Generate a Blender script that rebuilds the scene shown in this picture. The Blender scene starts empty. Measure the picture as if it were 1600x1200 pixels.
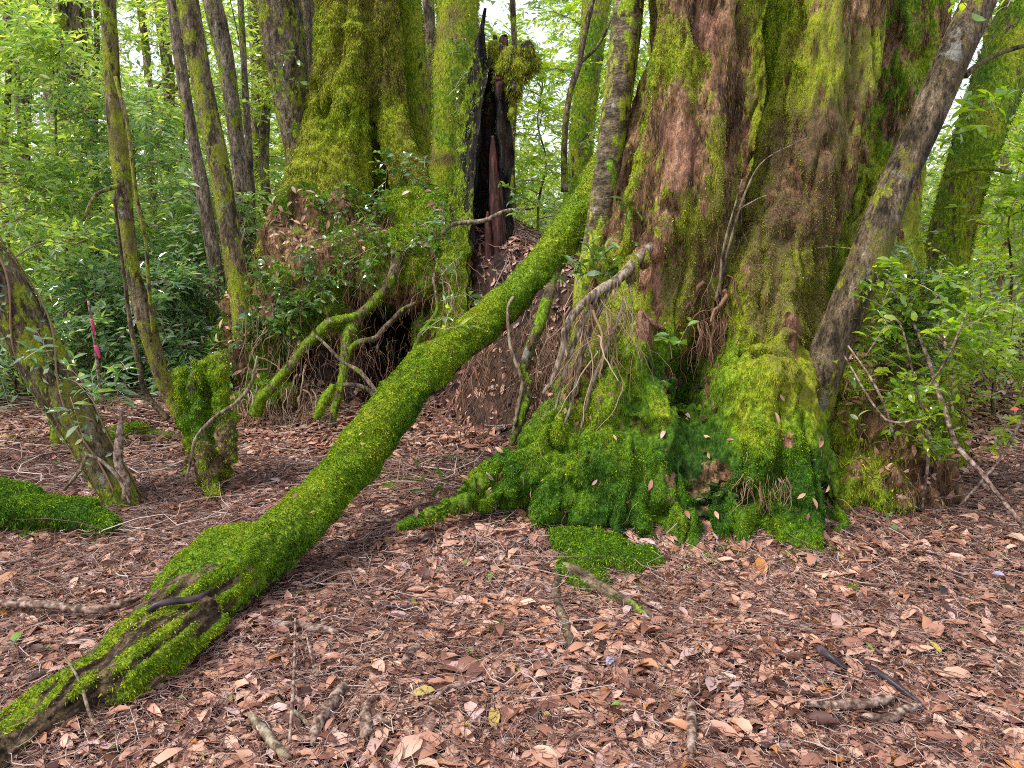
import bpy, math
import numpy as np
rng = np.random.default_rng(11)
S = bpy.context.scene
COL = S.collection
PI = math.pi

# ------------------------------------------------------------------ camera
FPX = 1200.0
PITCH = math.radians(13.0)
CZ = 1.6
cam = bpy.data.cameras.new("camera")
cam.sensor_width = 36.0
cam.lens = 36.0 * FPX / 1600.0
cam.clip_start = 0.05
cam.clip_end = 600
camo = bpy.data.objects.new("camera", cam)
camo.location = (0, 0, CZ)
camo.rotation_euler = (PI / 2 - PITCH, 0, 0)
COL.objects.link(camo)
S.camera = camo
CP, SP = math.cos(PITCH), math.sin(PITCH)


def at(px, py, Y):
    u = (px - 800) / FPX
    v = (600 - py) / FPX
    dy = CP + v * SP
    t = Y / dy
    return np.array([u * t, Y, CZ + (-SP + v * CP) * t])


def keys(lst):
    """(px,py,Y,radius in photo pixels) -> points, radii in metres"""
    P = np.array([at(a, b, c) for a, b, c, _ in lst])
    R = np.array([d / FPX * (c * CP - (p[2] - CZ) * SP) for (a, b, c, d), p in zip(lst, P)])
    return P, R


# ------------------------------------------------------------------ noise
def _h(ix, iy, iz, s):
    n = (ix * 374761393 + iy * 668265263 + iz * 1274126177 + s * 974711) & 0xFFFFFFFF
    n = ((n ^ (n >> 13)) * 1274126177) & 0xFFFFFFFF
    n = n ^ (n >> 16)
    return (n & 0xFFFFFF).astype(np.float64) / 0xFFFFFF


def vn(p, s=0):
    p = np.asarray(p, float)
    i = np.floor(p).astype(np.int64)
    f = p - i
    f = f * f * (3 - 2 * f)
    r = 0
    for a in (0, 1):
        wa = f[..., 0] if a else 1 - f[..., 0]
        for b in (0, 1):
            wb = f[..., 1] if b else 1 - f[..., 1]
            for c in (0, 1):
                wc = f[..., 2] if c else 1 - f[..., 2]
                r = r + wa * wb * wc * _h(i[..., 0] + a, i[..., 1] + b, i[..., 2] + c, s)
    return r * 2 - 1


def fbm(p, o=4, s=0):
    r, a = 0, 0.5
    p = np.asarray(p, float)
    for k in range(o):
        r = r + a * vn(p * (2.03 ** k), s + k * 17)
        a *= 0.5
    return r


def sstep(a, b, x):
    t = np.clip((x - a) / (b - a), 0, 1)
    return t * t * (3 - 2 * t)


def nrm(v):
    return v / (np.linalg.norm(v, axis=-1, keepdims=True) + 1e-9)


# ------------------------------------------------------------------ terrain height
XF = [-9, -4.2, -3.0, -2.5, -2.0, -1.6, -1.25, -1.0, -0.75, -0.4, 0.0, 0.5, 1.0, 1.6, 2.0, 2.35, 2.7, 3.3, 5, 9]
YF = [8.5, 7.6, 7.0, 6.5, 6.0, 5.85, 6.0, 7.1, 6.0, 5.5, 5.1, 4.75, 4.5, 4.1, 3.95, 4.0, 4.5, 5.6, 7, 8]
XH = [-9, -3.4, -2.7, -2.2, -1.6, -1.0, 0.0, 0.6, 1.4, 2.0, 2.5, 3.0, 4.0, 9]
HH = [0.0, 0.0, 0.25, 1.0, 1.35, 1.45, 1.35, 1.05, 0.85, 0.8, 0.55, 0.22, 0.15, 0.3]


def mound(x, y):
    q = np.stack([x * 1.7, y * 1.7, 0 * x], -1)
    w = 0.28 * fbm(q, 3, 5)
    yf = np.interp(x + 0.1 * w, XF, YF) + w
    h = np.interp(x, XH, HH)
    m = sstep(0.0, 1.05, y - yf) * (1 - 0.55 * sstep(8.3, 11, y))
    return h * m


def H(x, y):
    x = np.asarray(x, float)
    y = np.asarray(y, float)
    q = np.stack([x, y, 0 * x], -1)
    z = 0.10 * fbm(q * 0.55, 3, 1) + 0.035 * fbm(q * 2.3, 3, 2) + 0.014 * fbm(q * 9, 3, 3)
    m = mound(x, y)
    z = z + m + 0.22 * np.clip(m, 0, 0.5) * fbm(np.stack([x * 3.1, y * 3.1, m * 2], -1), 3, 4)
    z = z + 0.05 * np.clip(y - 7, 0, 30) + 0.03 * np.clip(x - 1.6, 0, 4) * sstep(2.5, 5, y)
    z = z + 0.15 * np.exp(-((x - 0.95) / 1.0) ** 2 - ((y - 3.75) / 0.45) ** 2) + 0.06 * np.exp(-((x + 0.1) / 0.5) ** 2 - ((y - 3.55) / 0.25) ** 2)
    z = z - 0.06 * sstep(1.0, 0, np.hypot(x, y) / 2.2)
    return z


def Hs(x, y):
    return float(H(np.array([x]), np.array([y]))[0])


def gnd(px, py, lift=0.0):
    """terrain point seen at a photo pixel"""
    u = (px - 800) / FPX
    v = (600 - py) / FPX
    d = np.array([u, CP + v * SP, -SP + v * CP])
    t = np.linspace(1.0, 14, 1400)
    X = d[0] * t
    Y = d[1] * t
    Z = CZ + d[2] * t
    k = np.argmax(Z < H(X, Y) + lift)
    if k == 0:
        k = 700
    return np.array([X[k], Y[k], Z[k]])


# ------------------------------------------------------------------ mesh helpers
def mk(name, V, faces, mat, parent=None, attrs=None, smooth=True, origin=None, link=True):
    V = np.asarray(V, float).reshape(-1, 3)
    if parent is not None:
        org = np.array(parent.get("_o", (0, 0, 0)), float)
    elif origin is not None:
        org = np.array(origin, float)
    else:
        org = np.zeros(3)
    me = bpy.data.meshes.new(name)
    faces = [np.asarray(f, np.int64) for f in faces if len(f)]
    nl = sum(f.size for f in faces)
    npoly = sum(len(f) for f in faces)
    me.vertices.add(len(V))
    me.vertices.foreach_set("co", (V - org).astype(np.float32).ravel())
    me.loops.add(nl)
    me.loops.foreach_set("vertex_index", np.concatenate([f.ravel() for f in faces]).astype(np.int32))
    me.polygons.add(npoly)
    tot = np.concatenate([np.full(len(f), f.shape[1]) for f in faces])
    st = np.concatenate([[0], np.cumsum(tot)[:-1]])
    me.polygons.foreach_set("loop_start", st.astype(np.int32))
    me.polygons.foreach_set("loop_total", tot.astype(np.int32))
    me.polygons.foreach_set("use_smooth", np.full(npoly, smooth, dtype=bool))
    if attrs:
        for k, a in attrs.items():
            at_ = me.attributes.new(k, 'FLOAT', 'POINT')
            at_.data.foreach_set("value", np.asarray(a, np.float32).ravel())
    me.update(calc_edges=True)
    me.validate()
    me.materials.append(mat)
    o = bpy.data.objects.new(name, me)
    if parent is not None:
        o.parent = parent
    else:
        o.location = org
    COL.objects.link(o)
    return o


def thing(name, label, cat, loc, group=None):
    o = bpy.data.objects.new(name, None)
    o.empty_display_size = 0.1
    o.location = loc
    o["_o"] = [float(a) for a in loc]
    o["label"] = label
    o["category"] = cat
    if group:
        o["group"] = group
    COL.objects.link(o)
    return o


def tag(o, label=None, cat=None, group=None, kind=None):
    if label:
        o["label"] = label
    if cat:
        o["category"] = cat
    if group:
        o["group"] = group
    if kind:
        o["kind"] = kind
    return o


def path(P, R, step):
    """Catmull-Rom resample"""
    P = np.asarray(P, float)
    R = np.asarray(R, float)
    A = np.column_stack([P, R])
    A = np.vstack([2 * A[0] - A[1], A, 2 * A[-1] - A[-2]])
    out = []
    for i in range(1, len(A) - 2):
        n = max(2, int(np.linalg.norm(A[i + 1, :3] - A[i, :3]) / step))
        t = (np.arange(n) / n)[:, None]
        a, b, c, d = A[i - 1], A[i], A[i + 1], A[i + 2]
        out.append(0.5 * ((2 * b) + (-a + c) * t + (2 * a - 5 * b + 4 * c - d) * t ** 2 + (-a + 3 * b - 3 * c + d) * t ** 3))
    out.append(A[-2][None])
    O = np.vstack(out)
    return O[:, :3], np.maximum(O[:, 3], 0.0008)


def frames(P):
    T = nrm(np.gradient(P, axis=0))
    ref = np.array([0.31, -0.9, 0.23]) if abs(T[:, 2]).mean() > 0.6 else np.array([0.05, 0.1, 1.0])
    U = nrm(np.cross(T, np.broadcast_to(ref, T.shape)))
    W = np.cross(T, U)
    return T, U, W


def tube(P, R, sides=16, squash=None):
    T, U, W = frames(P)
    a = np.linspace(0, 2 * PI, sides, endpoint=False)
    n = len(P)
    off = U[:, None] * np.cos(a)[None, :, None] + W[:, None] * np.sin(a)[None, :, None]
    V = P[:, None] + off * R[:, None, None]
    V = V.reshape(-1, 3)
    i = np.arange(n - 1)[:, None] * sides
    j = np.arange(sides)[None]
    j2 = (j + 1) % sides
    Q = np.stack([i + j, i + sides + j, i + sides + j2, i + j2], -1).reshape(-1, 4)
    V = np.vstack([V, P[0], P[-1]])
    c0, c1 = n * sides, n * sides + 1
    jj = np.arange(sides)
    kk = (jj + 1) % sides
    T3 = np.vstack([np.stack([np.full(sides, c0), jj, kk], -1), np.stack([np.full(sides, c1), (n - 1) * sides + kk, (n - 1) * sides + jj], -1)])
    return V, Q, T3, off.reshape(-1, 3)


def batch_tubes(Pts, R, sides=3):
    """Pts (N,S,3), R (N,S) -> V, quads"""
    N, Sn, _ = Pts.shape
    T = nrm(np.gradient(Pts, axis=1))
    ref = nrm(rng.normal(size=(N, 1, 3)))
    U = nrm(np.cross(T, ref))
    W = np.cross(T, U)
    a = np.linspace(0, 2 * PI, sides, endpoint=False)
    V = Pts[:, :, None] + (U[:, :, None] * np.cos(a)[:, None] + W[:, :, None] * np.sin(a)[:, None]) * R[:, :, None, None]
    V = V.reshape(-1, 3)
    b = (np.arange(N) * Sn * sides)[:, None, None]
    i = (np.arange(Sn - 1) * sides)[None, :, None]
    j = np.arange(sides)[None, None]
    j2 = (j + 1) % sides
    Q = np.stack([b + i + j, b + i + sides + j, b + i + sides + j2, b + i + j2], -1).reshape(-1, 4)
    return V, Q, Sn * sides


def sphere(c, r, seg=14, rings=9):
    r = np.asarray(r, float) * np.ones(3)
    th = np.linspace(0, PI, rings + 1)[1:-1]
    ph = np.linspace(0, 2 * PI, seg, endpoint=False)
    V = [[0, 0, 1]]
    for t in th:
        for p in ph:
            V.append([math.sin(t) * math.cos(p), math.sin(t) * math.sin(p), math.cos(t)])
    V.append([0, 0, -1])
    V = np.array(V) * r + np.asarray(c)
    Q, T3 = [], []
    for i in range(rings - 2):
        for j in range(seg):
            a = 1 + i * seg + j
            b = 1 + i * seg + (j + 1) % seg
            Q.append([a, a + seg, b + seg, b])
    for j in range(seg):
        T3.append([0, 1 + j, 1 + (j + 1) % seg])
        L = 1 + (rings - 2) * seg
        T3.append([len(V) - 1, L + (j + 1) % seg, L + j])
    return V, np.array(Q), np.array(T3)


def vox(pieces, voxel, smooth=4):
    """union of closed pieces -> one skin (V, quads)"""
    Vs, Qs, Ts, n = [], [], [], 0
    for p in pieces:
        Vs.append(p[0])
        Qs.append(np.asarray(p[1]) + n)
        Ts.append(np.asarray(p[2]) + n)
        n += len(p[0])
    me = bpy.data.meshes.new("tmp")
    fs = [list(map(int, f)) for f in np.vstack(Qs)] + [list(map(int, f)) for f in np.vstack(Ts)]
    me.from_pydata([tuple(v) for v in np.vstack(Vs)], [], fs)
    ob = bpy.data.objects.new("tmp", me)
    COL.objects.link(ob)
    m = ob.modifiers.new("r", 'REMESH')
    m.mode = 'VOXEL'
    m.voxel_size = voxel
    m2 = ob.modifiers.new("s", 'SMOOTH')
    m2.iterations = smooth
    m2.factor = 0.5
    dg = bpy.context.evaluated_depsgraph_get()
    ev = ob.evaluated_get(dg)
    em = ev.to_mesh()
    V = np.empty(len(em.vertices) * 3, np.float32)
    em.vertices.foreach_get("co", V)
    V = V.reshape(-1, 3).astype(float)
    lt = np.empty(len(em.polygons), np.int32)
    em.polygons.foreach_get("loop_total", lt)
    li = np.empty(len(em.loops), np.int32)
    em.loops.foreach_get("vertex_index", li)
    assert (lt == 4).all()
    Q = li.reshape(-1, 4).astype(np.int64)
    ev.to_mesh_clear()
    bpy.data.objects.remove(ob)
    bpy.data.meshes.remove(me)
    return V, Q


def vnormals(V, Q):
    n = np.cross(V[Q[:, 2]] - V[Q[:, 0]], V[Q[:, 3]] - V[Q[:, 1]])
    N = np.zeros_like(V)
    for k in range(4):
        np.add.at(N, Q[:, k], n)
    return nrm(N)


def surf_sample(V, Q, N, dens, w=None, cull=0.12):
    """random points on a quad surface: density per m2, w = weight per vertex"""
    d1 = V[Q[:, 2]] - V[Q[:, 0]]
    d2 = V[Q[:, 3]] - V[Q[:, 1]]
    c = np.cross(d1, d2)
    ar = 0.5 * np.linalg.norm(c, axis=1)
    cen = V[Q].mean(1)
    fn = nrm(c)
    view = nrm(np.array([0, 0, CZ]) - cen)
    fac = (fn * view).sum(1)
    k = np.where(fac < -0.25, cull, 1.0)
    k *= np.where(cen[:, 2] > CZ + cen[:, 1] * 0.27 + 0.35, 0.1, 1.0)
    if w is not None:
        k = k * w[Q].mean(1)
    m = ar * k * dens
    cnt = rng.poisson(m)
    idx = np.repeat(np.arange(len(Q)), cnt)
    a = rng.random((len(idx), 1))
    b = rng.random((len(idx), 1))
    q = Q[idx]
    f = lambda X: (X[q[:, 0]] * (1 - a) + X[q[:, 1]] * a) * (1 - b) + (X[q[:, 3]] * (1 - a) + X[q[:, 2]] * a) * b
    return f(V), nrm(f(N)), idx


def blades(P, N, L, W, droop=0.3, spread=0.6, lift=0.7):
    n = len(P)
    d = nrm(N * lift + nrm(rng.normal(size=(n, 3))) * spread + np.array([0, 0, -1.0]) * np.asarray(droop).reshape(-1, 1))
    s = nrm(np.cross(d, rng.normal(size=(n, 3)))) * np.asarray(W).reshape(-1, 1)
    L = np.asarray(L).reshape(-1, 1)
    B = P - N * 0.002
    mid = B + d * L * 0.55
    tip = B + d * L + np.array([0, 0, -1.0]) * L * 0.28
    V = np.stack([B - s * 0.6, mid - s, tip, mid + s], 1).reshape(-1, 3)
    Q = np.arange(n * 4).reshape(-1, 4)
    return V, Q


def moss_part(name, parent, mat, V, Q, N, dens, w, L, W, hue, droop=0.3, spread=0.6, lift=0.7, kindless=True, label=None):
    P, Nn, _ = surf_sample(V, Q, N, dens, w)
    if len(P) == 0:
        return None
    if P.shape[0] > 260000:
        P, Nn = P[:260000], Nn[:260000]
    n = len(P)
    clump = fbm(P * 38, 2, 31)
    LL = L * (0.55 + 0.9 * rng.random(n)) * (1 + 0.9 * clump)
    LL = np.maximum(LL, 0.003)
    BV, BQ = blades(P, Nn, LL, W * (0.6 + 0.8 * rng.random(n)), droop, spread, lift)
    h = hue(P) if callable(hue) else np.full(n, hue)
    h = h + 0.10 * rng.normal(size=n) + 0.25 * clump
    o = mk(name, BV, [BQ], mat, parent, {"hue": np.repeat(np.clip(h, 0, 1), 4), "rnd": np.repeat(rng.random(n), 4)}, smooth=False)
    if label:
        o["label"] = label
    o["kind"] = "stuff"
    return o


# leaves ------------------------------------------------------------
def leaves(P, D, N, L, W, curl=0.15, fold=0.12, detail=2):
    """lanceolate leaf blades. P base points, D direction, N face normal"""
    n = len(P)
    D = nrm(D)
    Sd = nrm(np.cross(D, N))
    Nn = np.cross(Sd, D)
    L = np.asarray(L, float).reshape(-1, 1) * np.ones((n, 1))
    W = np.asarray(W, float).reshape(-1, 1) * np.ones((n, 1))
    curl = np.asarray(curl, float).reshape(-1, 1) * np.ones((n, 1))
    fold = np.asarray(fold, float).reshape(-1, 1) * np.ones((n, 1))
    if detail == 1:
        m = P + D * L * 0.45 + Nn * L * curl * 0.5
        a = m + Sd * W * 0.5 + Nn * W * fold
        b = m - Sd * W * 0.5 + Nn * W * fold
        t = P + D * L - Nn * L * curl * 0.4
        V = np.stack([P, a, t, b], 1).reshape(-1, 3)
        i = (np.arange(n) * 4)[:, None]
        T3 = np.vstack([i + [0, 1, 2], i + [0, 2, 3]])
        return V, [T3], 4
    st = np.array([0.25, 0.58, 0.83])
    ww = np.array([0.40, 0.5, 0.27])
    rows = [P]
    for s, w in zip(st, ww):
        c = P + D * L * s + Nn * L * curl * math.sin(PI * s)
        rows += [c + Sd * W * w + Nn * W * fold, c, c - Sd * W * w + Nn * W * fold]
    rows.append(P + D * L - Nn * L * curl * 0.25)
    V = np.stack(rows, 1).reshape(-1, 3)
    i = (np.arange(n) * 11)[:, None]
    T3 = np.vstack([i + [0, 1, 2], i + [0, 2, 3], i + [7, 10, 8], i + [8, 10, 9]])
    Q = np.vstack([i + [1, 4, 5, 2], i + [2, 5, 6, 3], i + [4, 7, 8, 5], i + [5, 8, 9, 6]])
    return V, [T3, Q], 11


# ------------------------------------------------------------------ materials
def new_mat(name):
    m = bpy.data.materials.new(name)
    m.use_nodes = True
    nt = m.node_tree
    nt.nodes.clear()
    out = nt.nodes.new("ShaderNodeOutputMaterial")
    return m, nt, out


def nd(nt, t, **kw):
    n = nt.nodes.new(t)
    for k, v in kw.items():
        if k == "inp":
            for a, b in v.items():
                n.inputs[a].default_value = b
        else:
            setattr(n, k, v)
    return n


def ramp(nt, stops, interp='LINEAR'):
    r = nt.nodes.new("ShaderNodeValToRGB")
    r.color_ramp.interpolation = interp
    e = r.color_ramp.elements
    while len(e) < len(stops):
        e.new(0.5)
    for k, (p, c) in enumerate(stops):
        e[k].position = p
        e[k].color = (*c, 1)
    return r


def attr(nt, name):
    return nd(nt, "ShaderNodeAttribute", attribute_name=name)


def noise(nt, scale, detail=4, vec=None, rough=0.6):
    n = nd(nt, "ShaderNodeTexNoise", inp={"Scale": scale, "Detail": detail, "Roughness": rough})
    if vec is not None:
        nt.links.new(vec, n.inputs["Vector"])
    return n


def mixc(nt, fac, a, b, mode='MIX'):
    m = nd(nt, "ShaderNodeMix", data_type='RGBA', blend_type=mode)
    for s, v in ((0, fac), (6, a), (7, b)):
        if isinstance(v, (int, float)):
            m.inputs[s].default_value = v
        elif isinstance(v, tuple):
            m.inputs[s].default_value = (*v, 1)
        else:
            nt.links.new(v, m.inputs[s])
    return m.outputs[2]


def pos(nt, scale=(1, 1, 1)):
    g = nd(nt, "ShaderNodeNewGeometry")
    mp = nd(nt, "ShaderNodeMapping")
    mp.inputs["Scale"].default_value = scale
    nt.links.new(g.outputs["Position"], mp.inputs["Vector"])
    return mp.outputs[0]


def leaf_mat(name, stops, rough=0.35, transl=0.4, tcol=1.3, spec=0.5, coat=0.0):
    m, nt, out = new_mat(name)
    L = nt.links
    a = attr(nt, "rnd")
    r = ramp(nt, stops)
    L.new(a.outputs["Fac"], r.inputs[0])
    nz = noise(nt, 1.3, 3, pos(nt))
    c = mixc(nt, 0.5, r.outputs[0], mixc(nt, nz.outputs[0], (0.55, 0.6, 0.55), (1.5, 1.4, 1.3)), 'MULTIPLY')
    p = nd(nt, "ShaderNodeBsdfPrincipled", inp={"Roughness": rough, "Specular IOR Level": spec, "Coat Weight": coat, "Coat Roughness": 0.12, "Coat IOR": 1.8})
    L.new(c, p.inputs["Base Color"])
    t = nd(nt, "ShaderNodeBsdfTranslucent")
    tc = mixc(nt, 1.0, c, (1.12 * tcol, 1.1 * tcol, 0.75), 'MULTIPLY')
    L.new(tc, t.inputs[0])
    mx = nd(nt, "ShaderNodeMixShader", inp={0: transl})
    L.new(p.outputs[0], mx.inputs[1])
    L.new(t.outputs[0], mx.inputs[2])
    L.new(mx.outputs[0], out.inputs[0])
    return m


def moss_mat(name):
    m, nt, out = new_mat(name)
    L = nt.links
    a = attr(nt, "hue")
    r = ramp(nt, MOSS_STOPS)
    L.new(a.outputs["Fac"], r.inputs[0])
    b = attr(nt, "rnd")
    r2 = ramp(nt, [(0, (0.28, 0.32, 0.3)), (0.5, (0.85, 0.85, 0.85)), (1, (1.8, 1.65, 1.3))])
    L.new(b.outputs["Fac"], r2.inputs[0])
    c = mixc(nt, 1.0, r.outputs[0], r2.outputs[0], 'MULTIPLY')
    p = nd(nt, "ShaderNodeBsdfPrincipled", inp={"Roughness": 0.6, "Specular IOR Level": 0.25})
    L.new(c, p.inputs["Base Color"])
    t = nd(nt, "ShaderNodeBsdfTranslucent")
    L.new(c, t.inputs[0])
    mx = nd(nt, "ShaderNodeMixShader", inp={0: 0.3})
    L.new(p.outputs[0], mx.inputs[1])
    L.new(t.outputs[0], mx.inputs[2])
    L.new(mx.outputs[0], out.inputs[0])
    return m


MOSS_STOPS = [(0, (0.014, 0.055, 0.005)), (0.28, (0.07, 0.19, 0.006)), (0.5, (0.21, 0.36, 0.008)), (0.66, (0.42, 0.47, 0.02)), (0.78, (0.25, 0.23, 0.05)), (0.88, (0.22, 0.155, 0.065)), (1, (0.20, 0.11, 0.065))]


def bark_mat(name, dark, mid, light, vscale=(9, 9, 2.2), red=None, rough=0.75, bump=0.7, lichen=0.0, mossmul=1.0):
    """bark with 'moss' and 'red' and 'hue' attributes"""
    m, nt, out = new_mat(name)
    L = nt.links
    pv = pos(nt, vscale)
    n1 = noise(nt, 1.0, 8, pv, 0.68)
    n2 = noise(nt, 6.0, 5, pos(nt), 0.65)
    n3 = noise(nt, 55.0, 6, pos(nt, (1, 1, 0.5)), 0.75)
    n5 = noise(nt, 1.0, 8, pos(nt, tuple(a * 4.5 for a in vscale)), 0.7)
    r = ramp(nt, [(0.38, dark), (0.5, mid), (0.63, light)])
    L.new(n1.outputs[0], r.inputs[0])
    nr = ramp(nt, [(0.3, (0.12, 0.12, 0.12)), (0.5, (0.85, 0.85, 0.85)), (0.68, (1.7, 1.7, 1.7))])
    L.new(n3.outputs[0], nr.inputs[0])
    c = mixc(nt, 0.6, r.outputs[0], nr.outputs[0], 'MULTIPLY')
    n5r = ramp(nt, [(0.38, (0.08, 0.07, 0.07)), (0.47, (0.8, 0.8, 0.8)), (0.60, (1.5, 1.45, 1.4))])
    L.new(n5.outputs[0], n5r.inputs[0])
    c = mixc(nt, 0.8, c, n5r.outputs[0], 'MULTIPLY')
    if lichen:
        rl = ramp(nt, [(0.60, (0, 0, 0)), (0.66, (1, 1, 1))])
        L.new(n2.outputs[0], rl.inputs[0])
        mm = nd(nt, "ShaderNodeMath", operation='MULTIPLY', inp={1: lichen})
        L.new(rl.outputs[0], mm.inputs[0])
        c = mixc(nt, mm.outputs[0], c, (0.42, 0.43, 0.38))
    if red:
        ar = attr(nt, "red")
        rr = ramp(nt, [(0.40, (red[0] * 0.25, red[1] * 0.2, red[2] * 0.2)), (0.5, red), (0.62, (min(1, red[0] * 1.5), red[1] * 1.7, red[2] * 1.8))])
        L.new(n1.outputs[0], rr.inputs[0])
        c2 = mixc(nt, 0.9, rr.outputs[0], nr.outputs[0], 'MULTIPLY')
        c = mixc(nt, ar.outputs["Fac"], c, c2)
    am = attr(nt, "moss")
    ah = attr(nt, "hue")
    rm = ramp(nt, MOSS_STOPS)
    hv = nd(nt, "ShaderNodeMath", operation='ADD')
    hm = nd(nt, "ShaderNodeMath", operation='MULTIPLY_ADD', inp={1: 0.5, 2: -0.25})
    L.new(n3.outputs[0], hm.inputs[0])
    L.new(ah.outputs["Fac"], hv.inputs[0])
    L.new(hm.outputs[0], hv.inputs[1])
    L.new(hv.outputs[0], rm.inputs[0])
    mc = mixc(nt, 0.85, rm.outputs[0], nr.outputs[0], 'MULTIPLY')
    fm = nd(nt, "ShaderNodeMath", operation='MULTIPLY_ADD', inp={1: 1.0 * mossmul, 2: -0.35})
    fs = nd(nt, "ShaderNodeMath", operation='ADD', use_clamp=True)
    L.new(am.outputs["Fac"], fm.inputs[0])
    L.new(fm.outputs[0], fs.inputs[0])
    nn = nd(nt, "ShaderNodeMath", operation='MULTIPLY', inp={1: 0.7})
    L.new(n2.outputs[0], nn.inputs[0])
    L.new(nn.outputs[0], fs.inputs[1])
    n4 = noise(nt, 16.0, 5, pos(nt, (1, 1, 0.5)), 0.7)
    f4 = nd(nt, "ShaderNodeMath", operation='MULTIPLY_ADD', inp={1: 2.2, 2: -1.1})
    L.new(n4.outputs[0], f4.inputs[0])
    f5 = nd(nt, "ShaderNodeMath", operation='ADD', use_clamp=True)
    L.new(f4.outputs[0], f5.inputs[0])
    L.new(fs.outputs[0], f5.inputs[1])
    fs = f5
    fr = ramp(nt, [(0.34, (0, 0, 0)), (0.50, (1, 1, 1))])
    L.new(fs.outputs[0], fr.inputs[0])
    c = mixc(nt, fr.outputs[0], c, mc)
    p = nd(nt, "ShaderNodeBsdfPrincipled", inp={"Roughness": rough, "Specular IOR Level": 0.3})
    L.new(c, p.inputs["Base Color"])
    bsum = nd(nt, "ShaderNodeMath", operation='MULTIPLY_ADD', inp={1: 0.45})
    L.new(n3.outputs[0], bsum.inputs[0])
    bs2 = nd(nt, "ShaderNodeMath", operation='ADD')
    L.new(n1.outputs[0], bs2.inputs[0])
    L.new(n5.outputs[0], bs2.inputs[1])
    L.new(bs2.outputs[0], bsum.inputs[2])
    b = nd(nt, "ShaderNodeBump", inp={"Strength": min(1, bump * 1.3), "Distance": 0.045})
    L.new(bsum.outputs[0], b.inputs["Height"])
    L.new(b.outputs[0], p.inputs["Normal"])
    L.new(p.outputs[0], out.inputs[0])
    return m


def simple_mat(name, stops, scale=8, rough=0.7, vs=(1, 1, 1), attrn=None, spec=0.3, bump=0.3):
    m, nt, out = new_mat(name)
    L = nt.links
    n = noise(nt, scale, 6, pos(nt, vs))
    r = ramp(nt, stops)
    if attrn:
        a = attr(nt, attrn)
        mm = nd(nt, "ShaderNodeMath", operation='MULTIPLY_ADD', inp={1: 0.35, 2: -0.17})
        L.new(n.outputs[0], mm.inputs[0])
        ad = nd(nt, "ShaderNodeMath", operation='ADD', use_clamp=True)
        L.new(mm.outputs[0], ad.inputs[0])
        L.new(a.outputs["Fac"], ad.inputs[1])
        L.new(ad.outputs[0], r.inputs[0])
    else:
        L.new(n.outputs[0], r.inputs[0])
    p = nd(nt, "ShaderNodeBsdfPrincipled", inp={"Roughness": rough, "Specular IOR Level": spec})
    L.new(r.outputs[0], p.inputs["Base Color"])
    if bump:
        b = nd(nt, "ShaderNodeBump", inp={"Strength": bump, "Distance": 0.01})
        L.new(n.outputs[0], b.inputs["Height"])
        L.new(b.outputs[0], p.inputs["Normal"])
    L.new(p.outputs[0], out.inputs[0])
    return m


M = {}
M["moss"] = moss_mat("moss")
M["bark_big"] = bark_mat("bark_big", (0.07, 0.036, 0.017), (0.28, 0.155, 0.072), (0.50, 0.31, 0.16), red=(0.44, 0.22, 0.13))
M["bark"] = bark_mat("bark", (0.04, 0.03, 0.016), (0.18, 0.13, 0.075), (0.36, 0.28, 0.18), vscale=(16, 16, 5), red=(0.4, 0.2, 0.15), lichen=0.8)
M["bark_pink"] = bark_mat("bark_pink", (0.07, 0.048, 0.036), (0.27, 0.20, 0.15), (0.48, 0.38, 0.30), vscale=(14, 14, 4), red=(0.4, 0.2, 0.15), lichen=0.4)
M["bark_smooth"] = bark_mat("bark_smooth", (0.05, 0.036, 0.02), (0.15, 0.11, 0.065), (0.27, 0.21, 0.13), vscale=(9, 9, 22), red=(0.4, 0.2, 0.15), bump=0.35, lichen=0.9)
M["wood_log"] = bark_mat("wood_log", (0.10, 0.06, 0.03), (0.24, 0.16, 0.08), (0.42, 0.31, 0.18), vscale=(10, 10, 10), red=(0.05, 0.028, 0.016))
M["dead_black"] = bark_mat("dead_black", (0.004, 0.004, 0.004), (0.03, 0.024, 0.022), (0.11, 0.085, 0.07), vscale=(18, 18, 2.5), red=(0.12, 0.04, 0.028), bump=1.0, mossmul=0.9)
M["dead_red"] = simple_mat("dead_red", [(0.38, (0.02, 0.006, 0.005)), (0.5, (0.05, 0.016, 0.012)), (0.64, (0.14, 0.05, 0.036))], 5, 0.6, (8, 8, 1.5), bump=0.8)
M["soil"] = simple_mat("soil", [(0.36, (0.010, 0.006, 0.005)), (0.5, (0.04, 0.021, 0.015)), (0.68, (0.12, 0.065, 0.048))], 14, 0.85, bump=1.0)
M["litter"] = leaf_mat("litter", [(0, (0.018, 0.007, 0.005)), (0.24, (0.08, 0.026, 0.018)), (0.42, (0.29, 0.13, 0.092)), (0.60, (0.47, 0.235, 0.16)), (0.8, (0.66, 0.41, 0.31)), (0.9, (0.50, 0.35, 0.37)), (0.965, (0.48, 0.20, 0.05)), (0.985, (0.5, 0.38, 0.10)), (1, (0.18, 0.32, 0.05))], 0.42, 0.12, 1.0, 0.55)
M["twig"] = simple_mat("twig", [(0, (0.07, 0.032, 0.028)), (0.35, (0.24, 0.13, 0.105)), (0.7, (0.42, 0.29, 0.25)), (1, (0.58, 0.48, 0.43))], 30, 0.6, attrn="rnd", bump=0)
M["rootlet"] = simple_mat("rootlet", [(0, (0.06, 0.025, 0.015)), (0.4, (0.20, 0.10, 0.06)), (0.75, (0.33, 0.22, 0.13)), (1, (0.42, 0.36, 0.26))], 30, 0.7, attrn="rnd", bump=0)
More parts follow.
